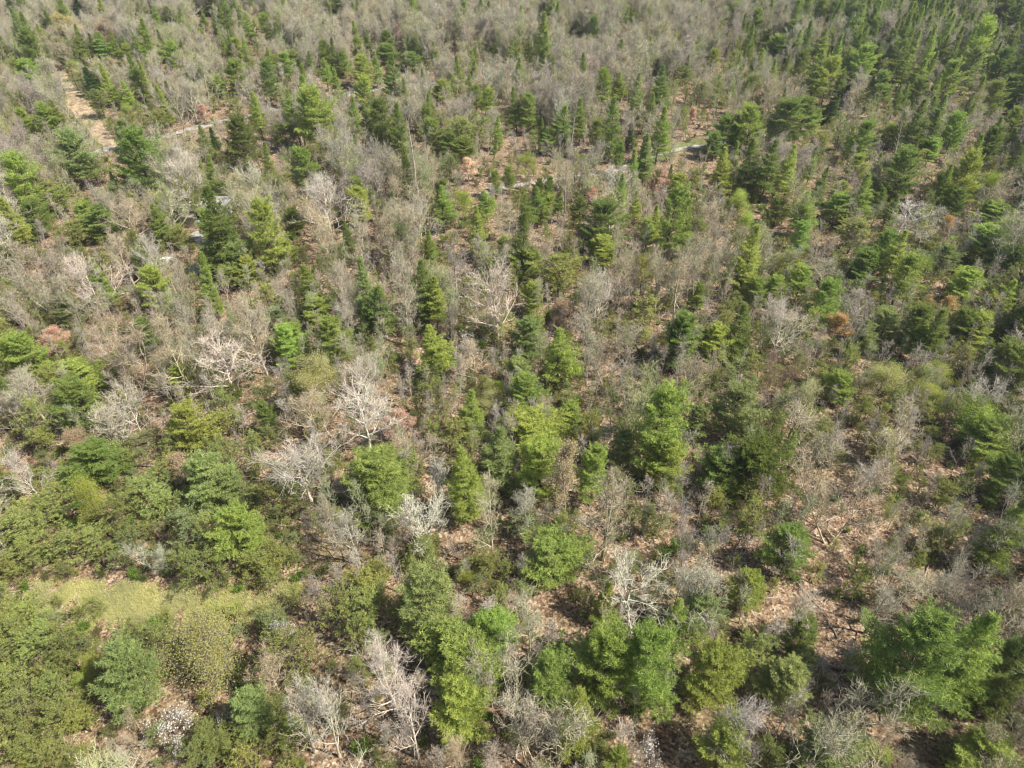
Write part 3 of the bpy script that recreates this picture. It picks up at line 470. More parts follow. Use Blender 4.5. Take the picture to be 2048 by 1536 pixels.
ROADPX = [(150, 318), (232, 293), (300, 278), (340, 270), (385, 257), (440, 244), (500, 231), (565, 213), (640, 197), (700, 187), (770, 176), (900, 160), (1050, 150)]
LANEPX = [(960, 388), (1030, 371), (1090, 362), (1160, 352), (1240, 338), (1300, 316), (1345, 300), (1410, 291), (1480, 280), (1560, 262)]
TRACKPX = [(118, 150), (134, 178), (160, 214), (186, 250), (212, 282), (236, 296)]
DRIVEPX = [(170, 598), (225, 584), (290, 572), (340, 562), (385, 548), (418, 520), (420, 494), (400, 478), (388, 462)]
VERGE = [(strip("verge", [(1290, 322), (1345, 297), (1400, 282), (1430, 272)], 2.2, M_VERGE, .012))]
rq = strip("gravel_road", ROADPX, 1.25, M_GRAVEL, .03); lq = strip("gravel_lane", LANEPX, 0.65, M_GRAVEL, .03)
tv = strip("track_verge", TRACKPX, 4.0, M_VERGE, .012); tq = strip("dirt_track", TRACKPX, 2.1, M_TRACK, .03); dq = strip("gravel_drive", DRIVEPX, 1.3, M_GRAVEL, .03)
MEADOWPX = [(52, 1186), (80, 1166), (120, 1160), (200, 1166), (290, 1166), (370, 1176), (450, 1182), (520, 1188), (600, 1170), (596, 1206), (520, 1226), (430, 1236), (330, 1240), (262, 1262), (246, 1310), (222, 1262), (160, 1220), (90, 1204)]
mp = np.array([on_ground(*p)[:2] for p in MEADOWPX])
def inside(P, poly):
    x, y = P[:, 0], P[:, 1]; r = np.zeros(len(P), bool); k = len(poly)
    for a in range(k):
        x0, y0 = poly[a]; x1, y1 = poly[(a+1) % k]; c = ((y0 > y) != (y1 > y)) & (x < (x1-x0)*(y-y0)/(y1-y0+1e-12)+x0); r ^= c
    return r
st = .35; ax_ = np.arange(mp[:, 0].min()-2, mp[:, 0].max()+2, st); ay_ = np.arange(mp[:, 1].min()-2, mp[:, 1].max()+2, st)
MX, MY = np.meshgrid(ax_, ay_); C = np.column_stack([MX.ravel(), MY.ravel()])
jit = np.column_stack([.5*np.sin(C[:, 1]*1.7)+.4*np.sin(C[:, 1]*4.1+1), .5*np.sin(C[:, 0]*1.3)+.4*np.cos(C[:, 0]*3.7)])
ins = inside(C+jit, mp).reshape(MX.shape)
V = np.column_stack([C, gz(C[:, 0], C[:, 1])+.02]); nxm = len(ax_)
F = [(a*nxm+b, a*nxm+b+1, (a+1)*nxm+b+1, (a+1)*nxm+b) for a in range(len(ay_)-1) for b in range(nxm-1) if ins[a, b] and ins[a+1, b] and ins[a, b+1] and ins[a+1, b+1]]
g = Geo(); g.poly(V, F); structure("meadow", g, M_MEADOW)

# ------------------------------------------------------------------ where nothing may hide the ground behind it: (photo x, y, radius x, radius y)
OPEN = [(385, 258, 32, 14), (445, 244, 34, 14), (500, 231, 16, 8), (694, 190, 10, 4), (1388, 294, 20, 4), (1065, 368, 16, 4), (150, 200, 9, 10), (168, 224, 10, 12), (188, 250, 11, 12), (210, 277, 12, 10), (376, 438, 15, 9), (392, 468, 8, 7), (345, 566, 12, 6), (245, 580, 12, 6), (322, 533, 4, 3), (1395, 262, 16, 9),
        (190, 1186, 100, 20), (330, 1192, 130, 30), (480, 1196, 100, 22), (1650, 1110, 70, 60), (1570, 1215, 60, 40), (700, 1120, 60, 24), (930, 1075, 50, 24), (1250, 1085, 60, 22), (1150, 640, 24, 24), (700, 1460, 60, 60), (1740, 940, 60, 30), (1420, 850, 60, 22), (1710, 1280, 40, 30), (300, 790, 30, 40), (1010, 1110, 40, 20), (1130, 1510, 60, 30), (340, 1420, 60, 60)]
def is_open(px, py, w=0, h=0):
    return any(((px-a)/(c+w))**2+((py-b)/(d+h))**2 < 1 for a, b, c, d in OPEN)

# ------------------------------------------------------------------ the wood between: sampled on a jittered grid over the land
def zone(px, py):
    """chances (bare, pine, scrub, leafing) of a tree whose crown stands there"""
    if py < 330:
        b, p, v, l = .74, .06, .15, .014
        if px > 1480: b, p, v = .40, .36, .16
        if px > 1700 and py < 210: b, p, v = .24, .52, .18
        if px < 720 and 60 < py < 250: b, p, v = .64, .13, .17
        if px > 1400 and py > 180 and py < 330 : b, p, v = .54, .20, .18
        if py < 40 and px < 1500: b, p, v = .74, .10, .10
    elif py < 520:
        b, p, v, l = .55, .05, .27, .016
        if px > 1480: b, p, v = .33, .14, .42
    elif py < 850:
        b, p, v, l = .47, .015, .27, .014
        if px > 1380: b, p, v = .28, .10, .52
        if px < 200: b, p, v = .36, .03, .46
    else:
        b, p, v, l = .38, .0, .36, .014
        if px > 620: b, v = .36, .18
        if px > 1600: b, v = .46, .2
        if px < 560: b, v = .03, .86
    return b, p, v, l
R1 = np.random.default_rng(21)
hand = [(t.px, t.py, t.w, t.h, t.kind) for t in trees]
HY = np.array([t.y for t in trees]); HW = np.array([t.tone == 'w' or t.w > 105 for t in trees]); HA = np.array([(a, b, c, d) for a, b, c, d, _ in hand]); HK = np.array([q for *_, q in hand])
fill = []
STEP = 2.55
for yy in np.arange(8, 385, STEP):
    hw = .75*(.766*yy+36)*1.12+6
    for xx in np.arange(-hw, hw, STEP):
        x = xx+R1.uniform(-.48, .48)*STEP; y = yy+R1.uniform(-.48, .48)*STEP; T = R1.uniform(7.5, 13)
        px, py, d = project(x, y, float(gz(x, y))+T*.62)
        b, p, v, l = zone(px, py); q = R1.random(); s = FPX/d
        kind = 'B' if q < b else 'P' if q < b+p else 'V' if q < b+p+v else 'L' if q < b+p+v+l else None
        if kind is None: continue
        t = Tree(); t.x, t.y, t.z = x, y, float(gz(x, y)); t.kind = kind; t.T = T
        if kind == 'B': t.D = T*R1.uniform(.5, .82); t.tone = R1.choice(list('ttgggggppe' if py < 330 else 'tttgggpwee' if py < 900 else 'ttggwee'))
        elif kind == 'P': t.T = T*R1.uniform(.65, 1.25); t.D = t.T*R1.uniform(.24, .36); t.tone = R1.choice(list('dgggyb' if not (px > 1480 and py < 400) else 'dddggb'))
        elif kind == 'V': t.T = T*R1.uniform(.3, .75); t.D = t.T*R1.uniform(.4, .62); t.tone = R1.choice(list('dggyybb'))
        else: t.T = T*R1.uniform(.5, .9); t.D = t.T*.6; t.tone = R1.choice(list('lo'))
        px, py, d = project(x, y, t.z+t.T*.62); t.px, t.py = px, py
        t.Hc = t.T*.7; t.w = t.D*s; t.h = t.T*.7*s
        bx, by, _ = project(x, y, t.z)
        if is_open(px, py, t.w*.42, t.h*.52) or is_open(bx, by) or is_open((px+bx)/2, (py+by)/2): continue
        e = ((HA[:, 0]-px)/(HA[:, 2]*.5+t.w*.42))**2+((HA[:, 1]-py)/(HA[:, 3]*.5+t.h*.40))**2
        lim = np.where(HK == 'B', np.where(HW, .6, .15), .70) if py < 520 else np.where(HK == 'B', np.where(HW, .85, .40), .72)
        lim = np.where(HY < y-.5, .10, lim+(.1 if kind != 'B' else 0))
        if (e < lim).any(): continue
        if min(np.hypot(dqq[:, 0]-x, dqq[:, 1]-y).min() for dqq in (rq, lq, tq, dq)) < 2.6: continue
        fill.append(t)

# ------------------------------------------------------------------ individuals: the largest of each kind
LIMIT = {'P': 300, 'B': 300, 'V': 260, 'L': 60, 'R': 60, 'W': 60, 'D': 60, 'S': 60}
inframe = lambda t: -.3*t.w < t.px < 2048+.3*t.w and -.3*t.h < t.py < 1536+.3*t.h
indiv, rest = [], []
for k in LIMIT:
    hs = [t for t in trees if t.kind == k]; fs = [t for t in fill if t.kind == k]
    fin = sorted([t for t in fs if inframe(t)], key=lambda t: -t.w*t.h)
    hs.sort(key=lambda t: -t.w*t.h); take = (hs+fin)[:LIMIT[k]]
    ids = set(id(t) for t in take); indiv += take; rest += [t for t in hs+fs if id(t) not in ids]
indiv = [t for t in indiv]

# labels: some trees are known by their own look, the others by the nearest of these and by which side of it they stand
KEYS = [('B', 600, 916, 'whitish bare tree spread like a starburst beside lime undergrowth', 'the whitish starburst tree'),
 ('B', 725, 815, 'pale crooked bare tree with tangled hanging limbs, left of the orange budding tree', 'the pale tangled tree'),
 ('B', 842, 1035, 'pale snaking bare tree between two round pines on open litter', 'the pale snaking tree'),
 ('B', 776, 1330, 'pale bare tree leaning left over a dark hollow near the bottom edge', 'the pale leaning tree'),
 ('B', 1060, 1428, 'largest fan shaped grey bare tree at the bottom middle', 'the big bottom fan tree'),
 ('B', 1673, 1405, 'broad grey bare tree with dense forked limbs at the lower right', 'the broad forked grey tree'),
 ('B', 1695, 982, 'big tan bare tree with fine orange tinted twigs above open leaf litter', 'the big tan twiggy tree'),
 ('B', 995, 572, 'tall symmetrical whitish bare tree with straight rising limbs mid forest', 'the symmetrical whitish tree'),
 ('B', 1567, 634, 'whitish bare tree with a dark forked trunk among the right hand pines', 'the dark trunked bare tree'),
 ('B', 1223, 993, 'rounded tan bare tree with radiating fine twigs beside a tall pine', 'the rounded tan bare tree'),
 ('B', 1261, 1171, 'pale bare tree with a wide tangled crown over a dark thicket', 'the wide tangled pale tree'),
 ('B', 1399, 1172, 'tall slim grey bare tree standing before a wispy pine', 'the slim grey bare tree'),
 ('B', 604, 1412, 'pale many-stemmed bare tree above the brown thicket near the dogwood blossoms', 'the many-stemmed pale tree'),
 ('S', 830, 308, 'silvery dead snag with short side branches above the tan woods', 'the silvery snag'),
 ('B', 217, 678, 'large tan bare tree with rising limbs in the left clearing', 'the large tan rising tree'),
 ('B', 444, 705, 'large whitish bare tree with level limbs over orange leaf litter', 'the level-limbed whitish tree'),
 ('B', 167, 544, 'whitish bare tree with long forked limbs left of the gravel drive', 'the forked tree by the drive'),
 ('P', 765, 955, 'very large round mid green pine standing alone beside the pale snaking tree', 'the big round pine'),
 ('P', 1107, 1109, 'round mid green pine alone on open leaf litter in the lower middle', 'the round lower pine'),
 ('P', 1305, 852, 'tall full mid green pine at the right of the central pine clump', 'the tall full pine'),
 ('P', 1186, 941, 'slender mid green pine beside the rounded tan bare tree', 'the slender centre pine'),
 ('P', 444, 445, 'largest dark pine beside the small grey house', 'the big pine by the house'),
 ('P', 533, 462, 'tall yellow-green pine right of the big pine by the house', 'the yellow-green house pine'),
 ('P', 280, 314, 'large dark ragged pine at the near end of the dirt track', 'the dark pine at the track'),
 ('P', 851, 575, 'tall dark spire pine in the middle of the bare woods', 'the dark middle spire'),
 ('P', 253, 1341, 'big blue-green pine in front of the grass clearing', 'the blue-green clearing pine'),
 ('P', 509, 1413, 'small bluish round pine beside white dogwood blossom', 'the bluish round pine'),
 ('P', 841, 1204, 'tall blue-green pine with pale tips in the lower middle', 'the pale tipped pine'),
 ('P', 926, 1314, 'broad mid green pine right of the pale leaning tree', 'the broad lower pine'),
 ('P', 1833, 1324, 'largest mid green pine at the lower right with spreading plumes', 'the big lower right pine'),
 ('P', 629, 225, 'full yellow-green pine just right of the far gravel road', 'the road pine'),
 ('P', 1203, 445, 'broad dark pine on the near side of the gravel lane', 'the broad lane pine'),
 ('P', 1343, 435, 'broad mid green pine right of the broad lane pine', 'the wide upper pine'),
 ('P', 1034, 212, 'dark narrow spire pine with bare lower trunk beyond the lane', 'the narrow far spire'),
 ('P', 1088, 106, 'dark tall pine alone in the far grey woods', 'the lone far pine'),
 ('P', 1574, 236, 'broad dark flat-topped pine behind the end of the lane', 'the flat-topped pine'),
 ('P', 1806, 342, 'broad dark pine in the upper right with spreading branches', 'the broad upper right pine'),
 ('P', 715, 137, 'yellow-green full pine by the far bend of the gravel road', 'the road bend pine'),
 ('P', 60, 96, 'dark full pine near the far left of the woods', 'the dark far left pine'),
 ('P', 1964, 85, 'tall yellow-green pine near the far right corner', 'the far corner pine'),
 ('V', 1529, 934, 'dense dark olive round crowned pine, darkest in the middle right', 'the dense dark olive pine'),
 ('L', 171, 986, 'bright lime leafing tree in the left scrub', 'the lime tree in the scrub'),
 ('L', 1943, 822, 'wide lime green leafing tree on the right slope', 'the wide lime tree'),
 ('L', 1765, 752, 'olive-yellow leafing tree with airy crown among right pines', 'the airy lime tree'),
 ('L', 393, 1273, 'large olive-yellow leafing tree before the grass clearing', 'the olive-yellow tree'),
 ('L', 1052, 325, 'bright lime leafing tree beyond the gravel lane', 'the lime tree by the lane'),
 ('R', 796, 56, 'small red budding maple in the far grey woods', 'the far red maple'),
 ('R', 116, 51, 'yellow budding tree in the far left woods', 'the far yellow tree'),
 ('R', 1174, 383, 'red budding maple beside a dead trunk near the lane', 'the red maple by the lane'),
 ('R', 936, 328, 'orange budding tree in the tan woods beyond the clumped pines', 'the orange budding tree'),
 ('R', 113, 664, 'orange budding tree at the left edge of the bare woods', 'the orange tree on the left'),
 ('R', 1686, 647, 'amber budding tree among dark pines on the right', 'the amber tree'),
 ('W', 926, 688, 'white flowering dogwood thick with blossom in the middle of the woods', 'the big dogwood'),
 ('W', 574, 1259, 'narrow white dogwood beside a dark scrub thicket', 'the narrow dogwood')]
PLACES = [(375, 440, 'the small grey house'), (440, 246, 'the far gravel road'), (1375, 297, 'the pale gravel lane'), (180, 245, 'the dirt track'), (300, 1195, 'the grass clearing'), (322, 531, 'the white car'), (345, 570, 'the gravel drive')]
for k, px, py, lab, ref in KEYS:
    best = min((t for t in indiv if t.kind == k and not getattr(t, 'label', None)), key=lambda t: math.hypot(t.px-px, t.py-py)); best.label = lab; best.key = True; PLACES.append((best.px, best.py, ref))
ORD = ['nearest', 'second', 'third', 'fourth', 'fifth', 'sixth', 'seventh', 'eighth', 'ninth', 'tenth', 'eleventh', 'twelfth']
SECT = ['right of', 'beyond and right of', 'beyond', 'beyond and left of', 'left of', 'in front and left of', 'in front of', 'in front and right of']
buckets = {}
for t in indiv:
    if getattr(t, 'label', None): continue
    # distances count in tree widths, so far landmarks do not describe near trees
    pl = min(PLACES, key=lambda p: math.hypot(t.px-p[0], (t.py-p[1])*1.25)); dx, dy = t.px-pl[0], pl[1]-t.py
    sec = SECT[int(round(math.atan2(dy*1.25, dx)/(math.pi/4))) % 8]
    size = ('tall' if t.T > 13 else 'small' if t.T < 7 else 'slim' if t.Hc > 2.1*t.D else 'broad' if t.Hc < 1.15*t.D else 'medium') if t.kind in 'PD' else ('small' if t.T < (4 if t.kind in 'VW' else 8.5) else 'large' if t.D > (4 if t.kind in 'VW' else 6.5) else 'medium')
    buckets.setdefault((size, SAYTONE['B' if t.kind == 'S' else t.kind][t.tone], KIND[t.kind][1], sec, pl[2]), []).append((math.hypot(dx, dy), t))
for (size, tone, noun, sec, ref), L in buckets.items():
    L.sort(key=lambda q: q[0])
    for i, (_, t) in enumerate(L):
        t.label = f"{size} {tone} {noun} {sec} {ref}" if len(L) == 1 else f"{ORD[min(i, 11)]} {size} {tone} {noun} {sec} {ref}"
R2 = np.random.default_rng(3)
for t in indiv:
    if len(t.label.replace('-', ' ').split()) > 16: t.label = t.label.replace(' in front and ', ' front ').replace(' beyond and ', ' beyond ')
    make_tree(t, R2, t.label)

# ------------------------------------------------------------------ the rest of each kind, one object each (instances on points)
def scatter(name, meshes, colors, P, idx, rot, scl):
    """meshes: list; a point picks the mesh of its index"""
    c = bpy.data.collections.new(name+"_forms")
    for k, (me, cl) in enumerate(zip(meshes, colors)):
        o = bpy.data.objects.new(f"{name}_form_{k:03d}", me); o.color = tuple(cl)+(1,); c.objects.link(o)
    me = bpy.data.meshes.new(name); me.vertices.add(len(P)); me.vertices.foreach_set("co", np.asarray(P, float).ravel())
    a = me.attributes.new("pick", 'INT', 'POINT'); a.data.foreach_set("value", np.asarray(idx, np.int32))
    a = me.attributes.new("turn", 'FLOAT_VECTOR', 'POINT'); a.data.foreach_set("vector", np.asarray(rot, np.float32).ravel())
    a = me.attributes.new("size", 'FLOAT_VECTOR', 'POINT'); a.data.foreach_set("vector", np.asarray(scl, np.float32).ravel())
    o = bpy.data.objects.new(name, me); col.objects.link(o); o['kind'] = 'stuff'
    nt = bpy.data.node_groups.new(name, 'GeometryNodeTree'); nt.interface.new_socket("Geometry", in_out='INPUT', socket_type='NodeSocketGeometry'); nt.interface.new_socket("Geometry", in_out='OUTPUT', socket_type='NodeSocketGeometry')
    gi = nt.nodes.new("NodeGroupInput"); go = nt.nodes.new("NodeGroupOutput"); ip = nt.nodes.new("GeometryNodeInstanceOnPoints"); ci = nt.nodes.new("GeometryNodeCollectionInfo")
    ci.inputs[0].default_value = c; ci.inputs['Separate Children'].default_value = True; ci.inputs['Reset Children'].default_value = True
    def attr(nm, ty): n = nt.nodes.new("GeometryNodeInputNamedAttribute"); n.data_type = ty; n.inputs[0].default_value = nm; return next(s for s in n.outputs if s.enabled)
    L = nt.links; L.new(gi.outputs[0], ip.inputs['Points']); L.new(ci.outputs[0], ip.inputs['Instance']); ip.inputs['Pick Instance'].default_value = True
    L.new(attr("pick", 'INT'), ip.inputs['Instance Index']); e2r = nt.nodes.new("FunctionNodeEulerToRotation"); L.new(attr("turn", 'FLOAT_VECTOR'), e2r.inputs[0]); L.new(e2r.outputs[0], ip.inputs['Rotation']); L.new(attr("size", 'FLOAT_VECTOR'), ip.inputs['Scale'])
    L.new(ip.outputs[0], go.inputs[0]); md = o.modifiers.new("scatter", 'NODES'); md.node_group = nt; return o

def scatter_trees(name, ts, kind, tones, protos):
    if not ts: return
    mesh = {}; meshes, colors, key = [], [], {}
    for pi in protos:
        for tn in tones: key[(pi, tn)] = len(meshes); meshes.append(PROTO[kind][pi].whole(name, TONE[kind][tn])); colors.append(TONE[kind][tn])
    P, idx, rot, scl = [], [], [], []
    for t in ts:
        want = t.Hc/t.D; pi = min(protos, key=lambda q: abs(math.log(PROTO[kind][q].aspect/want))+R2.uniform(0, .6)); p = PROTO[kind][pi]
        P.append((t.x, t.y, t.z-.05)); idx.append(key[(pi, t.tone if t.tone in tones else tones[0])]); rot.append((R2.normal(0, .03), R2.normal(0, .03), R2.uniform(0, 6.28)))
        s = t.D/p.D; z = t.T/p.T
        if kind not in 'PVD': s = max(.55*z, min(1.7*z, s))
        scl.append((s, s, z))
    scatter(name, meshes, colors, P, idx, rot, scl)
for kind, name, tones, protos in (('B', 'bare_woods', 'tgpwe', (2, 3, 4, 5, 6)), ('P', 'pine_woods', 'dgyb', (0, 1, 4, 5, 6, 7, 8, 9)), ('V', 'scrub_woods', 'dgyb', (0, 1, 2, 3)), ('L', 'leafing_woods', 'lo', (0, 1))):
    ts = [t for t in rest if t.kind == kind]; scatter_trees(name, ts, kind, tones, protos)

# undergrowth: saplings, brambles, small evergreen seedlings, fresh green shrubs, dead branches on the floor
def brush_form(seed, T, Rr, twg=1.0, leaf=None):
    R = np.random.default_rng(seed); g = Geo(); P, D, Ls = [], [], []; tips = []
    for q in range(int(R.integers(5, 9))):
        d = np.array([R.normal(0, .45), R.normal(0, .45), 1.]); l = limb_path(R, np.array([R.normal(0, .1), R.normal(0, .1), 0]), d, T*R.uniform(.6, 1), 4, .16, .03); g.tube(l, np.linspace(.018, .006, 5), 3, 0)
        for e in range(int(16*twg)):
            s = .2+.8*R.random(); i = min(3, int(s*4)); p = l[i]+(l[i+1]-l[i])*(s*4-i); P.append(p); D.append(unit(l[i+1]-l[i])*.6+R.normal(size=3)*.6+np.array([0, 0, .2])); Ls.append(Rr*R.uniform(.3, .8))
    P, D, Ls = np.array(P), unit(np.array(D)), np.array(Ls); g.tris(*slivers(R, P, D, Ls, .016, np.clip(R.normal(.5, .2, len(P)), 0, 1)), 0)
    P2 = np.repeat(P, 2, 0)+np.repeat(D*Ls[:, None], 2, 0)*R.uniform(.3, 1, (len(P)*2, 1)); D2 = np.repeat(D, 2, 0)*.6+R.normal(size=(len(P)*2, 3))*.6; g.tris(*slivers(R, P2, D2, np.repeat(Ls, 2)*.5, .012, np.full(len(P2), .5)), 0)
    if leaf:
        f = Geo(); leaves(R, f, P2, leaf[0], leaf[1], leaf[2]); V = np.concatenate(f.v); g.tris(V, np.concatenate(f.c), 1)
    return g
def deadfall(seed):
    R = np.random.default_rng(seed); g = Geo(); l = limb_path(R, np.array([-1.5, 0, .12]), np.array([1, .1, .02]), 3.2, 6, .12, 0); l[:, 2] = .1+np.abs(R.normal(0, .05, 7)); g.tube(l, np.linspace(.06, .015, 7), 5)
    for e in range(7):
        i = int(R.integers(1, 6)); b = limb_path(R, l[i], np.array([.6, R.choice([-1, 1])*.8, .35]), R.uniform(.5, 1.3), 3, .2, .0); b[:, 2] = np.maximum(b[:, 2], .03); g.tube(b, np.linspace(.022, .006, 4), 3)
    return g
bforms = []
def bf(g, c, c2=None): bforms.append(g.mesh("brush", [tint('twig', c)]+([tint('leaf', c2)] if c2 else [])))
for sd, c in ((201, (.22, .16, .11)), (202, (.28, .21, .15)), (203, (.19, .15, .12))): bf(brush_form(sd, 1.7, .7), c)
for sd, c in ((204, (.34, .28, .22)), (205, (.40, .35, .29))): bf(brush_form(sd, 2.6, .8, 1.3), c)
for sd, c2 in ((206, (.115, .14, .035)), (207, (.14, .15, .045))): bf(brush_form(sd, 1.4, .6, 1.0, (3, .09, .10)), (.2, .17, .11), c2)
bf(brush_form(208, 1.5, .6, 1.0, (4, .10, .11)), (.2, .18, .1), (.15, .24, .03))
NB = len(bforms)
for sd, c in ((211, (.36, .30, .22)), (212, (.31, .27, .22)), (213, (.40, .35, .28)), (214, (.32, .33, .19))):
    q = gen_bare(sd, 6, 1.3, fork=.25, nl=7, crook=.1, thick=.45, twigs=.45, asc=1.2, tw=.02, sec=4, dev=.35); gg = Geo()
    for kq, nm in enumerate(('trunk', 'limbs', 'twigs')):
        V = np.concatenate(q[nm].v); gg.v.append(V); [gg.f.append((n_, F_+gg.n)) for n_, F_ in q[nm].f]; gg.c += q[nm].c; gg.m += [np.zeros(len(F_)) for n_, F_ in q[nm].f]; gg.n += len(V)
    bf(gg, c)
NS = len(bforms)
for pi, tn in ((0, 'g'), (1, 'y'), (3, 'd'), (2, 'b'), (3, 'g')): bforms.append(PROTO['V'][pi].whole("seedling", TONE['V'][tn]))
ND = len(bforms)
for sd in (221, 222, 223): bf(deadfall(sd), (.36, .30, .24))
P, idx, rot, scl = [], [], [], []; R3 = np.random.default_rng(17)
for yy in np.arange(4, 230, 1.25):
    hw = .75*(.766*yy+36)*1.08+3; stp = 1.25 if yy < 100 else 1.7
    if yy >= 100 and int(yy/1.25) % 2: continue
    for xx in np.arange(-hw, hw, stp):
        x, y = xx+R3.uniform(-.6, .6), yy+R3.uniform(-.6, .6); z = float(gz(x, y)); px, py, d = project(x, y, z+.5)
        n = math.sin(x*.31+1.2)*math.cos(y*.27)+.6*math.sin(x*.13-y*.19)  # thickets come in patches
        pr = .75+.3*n
        if px < 600 and py > 950: pr += .25
        if px > 640 and py > 830: pr *= .85
        if is_open(px, py): pr *= .3
        if R3.random() > pr: continue
        if min(np.hypot(q[:, 0]-x, q[:, 1]-y).min() for q in (rq, lq, tq, dq)) < 2.2 or inside(np.array([[x, y]]), mp)[0]: continue
        q = R3.random(); green = .42+(.50 if px < 600 and py > 950 else .12)+(.12 if px > 1450 and py < 900 else 0)
        if q < .08: k = int(R3.integers(ND, len(bforms))); s = R3.uniform(.6, 1.4); sc = (s, s, s)
        elif q < .08+green: 
            if R3.random() < .62: k = int(R3.integers(NS, ND)); s = R3.uniform(.18, .46); sc = (s*1.1, s*1.1, s)
            else: k = int(R3.integers(5, NB)); s = R3.uniform(.5, 1.2); sc = (s, s, s)
        elif q > .80 and not (px < 600 and py > 900) and not is_open(px, py-20): k = int(R3.integers(NB, NS)); s = R3.uniform(.55, 1.15); sc = (s, s, s)
        else: k = int(R3.integers(0, 5)); s = R3.uniform(.5, 1.35); sc = (s, s, s)
        P.append((x, y, z-.02)); idx.append(k); rot.append((0, 0, R3.uniform(0, 6.28))); scl.append(sc)
scatter("undergrowth", bforms, [(1, 1, 1)]*len(bforms), P, idx, rot, scl)

# grass of the clearing and of the verges
R4 = np.random.default_rng(31); g = Geo(); n = 34000
GX = R4.uniform(mp[:, 0].min(), mp[:, 0].max(), n); GY = R4.uniform(mp[:, 1].min(), mp[:, 1].max(), n); C = np.column_stack([GX, GY]); C = C[inside(C+np.column_stack([.9*np.sin(C[:, 1]*1.7)+.7*np.sin(C[:, 1]*4.1+1), .9*np.sin(C[:, 0]*1.3)+.7*np.cos(C[:, 0]*3.7)])+R4.normal(0, .35, C.shape), mp)]
rep = 5; CC = np.repeat(C, rep, 0)+R4.normal(0, .08, (len(C)*rep, 2)); PP = np.column_stack([CC, gz(CC[:, 0], CC[:, 1])]); DD = np.column_stack([R4.normal(0, .55, (len(PP), 2)), np.ones(len(PP))])
pt = .5+.3*np.sin(CC[:, 0]*.9)*np.cos(CC[:, 1]*.7)
g.tris(*slivers(R4, PP, DD, R4.uniform(.12, .36, len(PP)), .035, np.clip(pt+R4.normal(0, .15, len(PP)), 0, 1)))
nc = 900; CX = np.column_stack([R4.uniform(mp[:, 0].min(), mp[:, 0].max(), nc), R4.uniform(mp[:, 1].min(), mp[:, 1].max(), nc)]); CX = CX[inside(CX, mp)]
cq = np.repeat(CX, 16, 0)+R4.normal(0, .13, (len(CX)*16, 2)); hq = np.repeat(R4.uniform(.3, .75, len(CX)), 16)
g.tris(*slivers(R4, np.column_stack([cq, gz(cq[:, 0], cq[:, 1])]), np.column_stack([R4.normal(0, .4, (len(cq), 2)), np.ones(len(cq))]), hq*R4.uniform(.7, 1.2, len(cq)), .04, np.clip(np.repeat(R4.uniform(0, 1, len(CX)), 16), 0, 1)))
o = bpy.data.objects.new("grass", g.mesh("grass", M_LEAF)); col.objects.link(o); o['kind'] = 'stuff'; o.color = (.56, .54, .27, 1)

HAZE = 0.00016
g = Geo(); g.box(-3900, 3900, -3900, 3900, -4.0, 66.0); hm, hnt, hnn, hL = new_mat("haze_air")
pv = N(hnt, "ShaderNodeVolumePrincipled"); pv.inputs['Color'].default_value = (.86, .91, 1.0, 1); pv.inputs['Density'].default_value = HAZE; pv.inputs['Anisotropy'].default_value = 0.2
ho = N(hnt, "ShaderNodeOutputMaterial"); hL.new(pv.outputs[0], ho.inputs['Volume'])
o = bpy.data.objects.new("haze", g.mesh("haze", hm)); col.objects.link(o); o['kind'] = 'stuff'

# ------------------------------------------------------------------ the house, the cars, the tank, fallen logs
def thing(name, label, cat, loc, rz=0, group=None):
    o = bpy.data.objects.new(name, None); col.objects.link(o); o.location = loc; o.rotation_euler = (0, 0, rz); o['label'] = label; o['category'] = cat
    if group: o['group'] = group
    return o
def part(name, g, mat, parent, bevel=0):
    o = bpy.data.objects.new(name, g.mesh(name, mat)); col.objects.link(o); o.parent = parent
    if bevel: b = o.modifiers.new("bevel", 'BEVEL'); b.width = bevel; b.segments = 2
    return o
def boxg(*a): g = Geo(); g.box(*a); return g
MW = plain("grey_siding", (.42, .41, .39)); MROOF = plain("roof_felt", (.33, .31, .28), noise=.3); MSTONE = plain("brown_stone", (.29, .25, .21), noise=.75, scale=9.0)
MWHITE = plain("white_paint", (.78, .77, .74), noise=.05); MDARK = plain("dark_glass", (.02, .025, .03), .15, spec=.6); MRED = plain("red_brick", (.42, .09, .06), noise=.3, scale=12)
MBLUE = plain("pale_blue_paint", (.42, .58, .64), .3, noise=.04, spec=.6); MCAR = plain("white_car_paint", (.75, .76, .76), .3, noise=.03, spec=.6); MTYRE = plain("tyre", (.02, .02, .02), .9)
hx, hy, hz = on_ground(381, 452)
h = thing("small_house", "small grey flat roofed house with a brown bay roof half hidden by pines", "house", (hx, hy, hz), math.radians(-3))
part("wall", boxg(-2.7, 5.2, 1.0, 6.2, 0, 2.3), MW, h)
part("roof", boxg(-3.2, 5.6, .55, 6.6, 2.303, 2.5), MROOF, h)
part("fascia", boxg(-3.21, 5.61, .50, .547, 2.25, 2.52), MW, h)
bay = part("stone_bay", boxg(-.7, 1.2, -.55, 1.29, 0, 2.0), MSTONE, h)
g = Geo(); g.poly([(-.9, -.85, 1.95), (1.4, -.85, 1.95), (1.4, 1.3, 3.0), (-.9, 1.3, 3.0), (-.9, -.85, 2.05), (1.4, -.85, 2.05), (1.4, 1.3, 3.1), (-.9, 1.3, 3.1)], [(0, 3, 2, 1), (4, 5, 6, 7), (0, 1, 5, 4), (1, 2, 6, 5), (2, 3, 7, 6), (3, 0, 4, 7)])
br_ = part("bay_roof", g, MSTONE, h); part("ridge_cap", boxg(-.95, 1.45, 1.302, 1.75, 2.95, 3.16), MWHITE, br_)
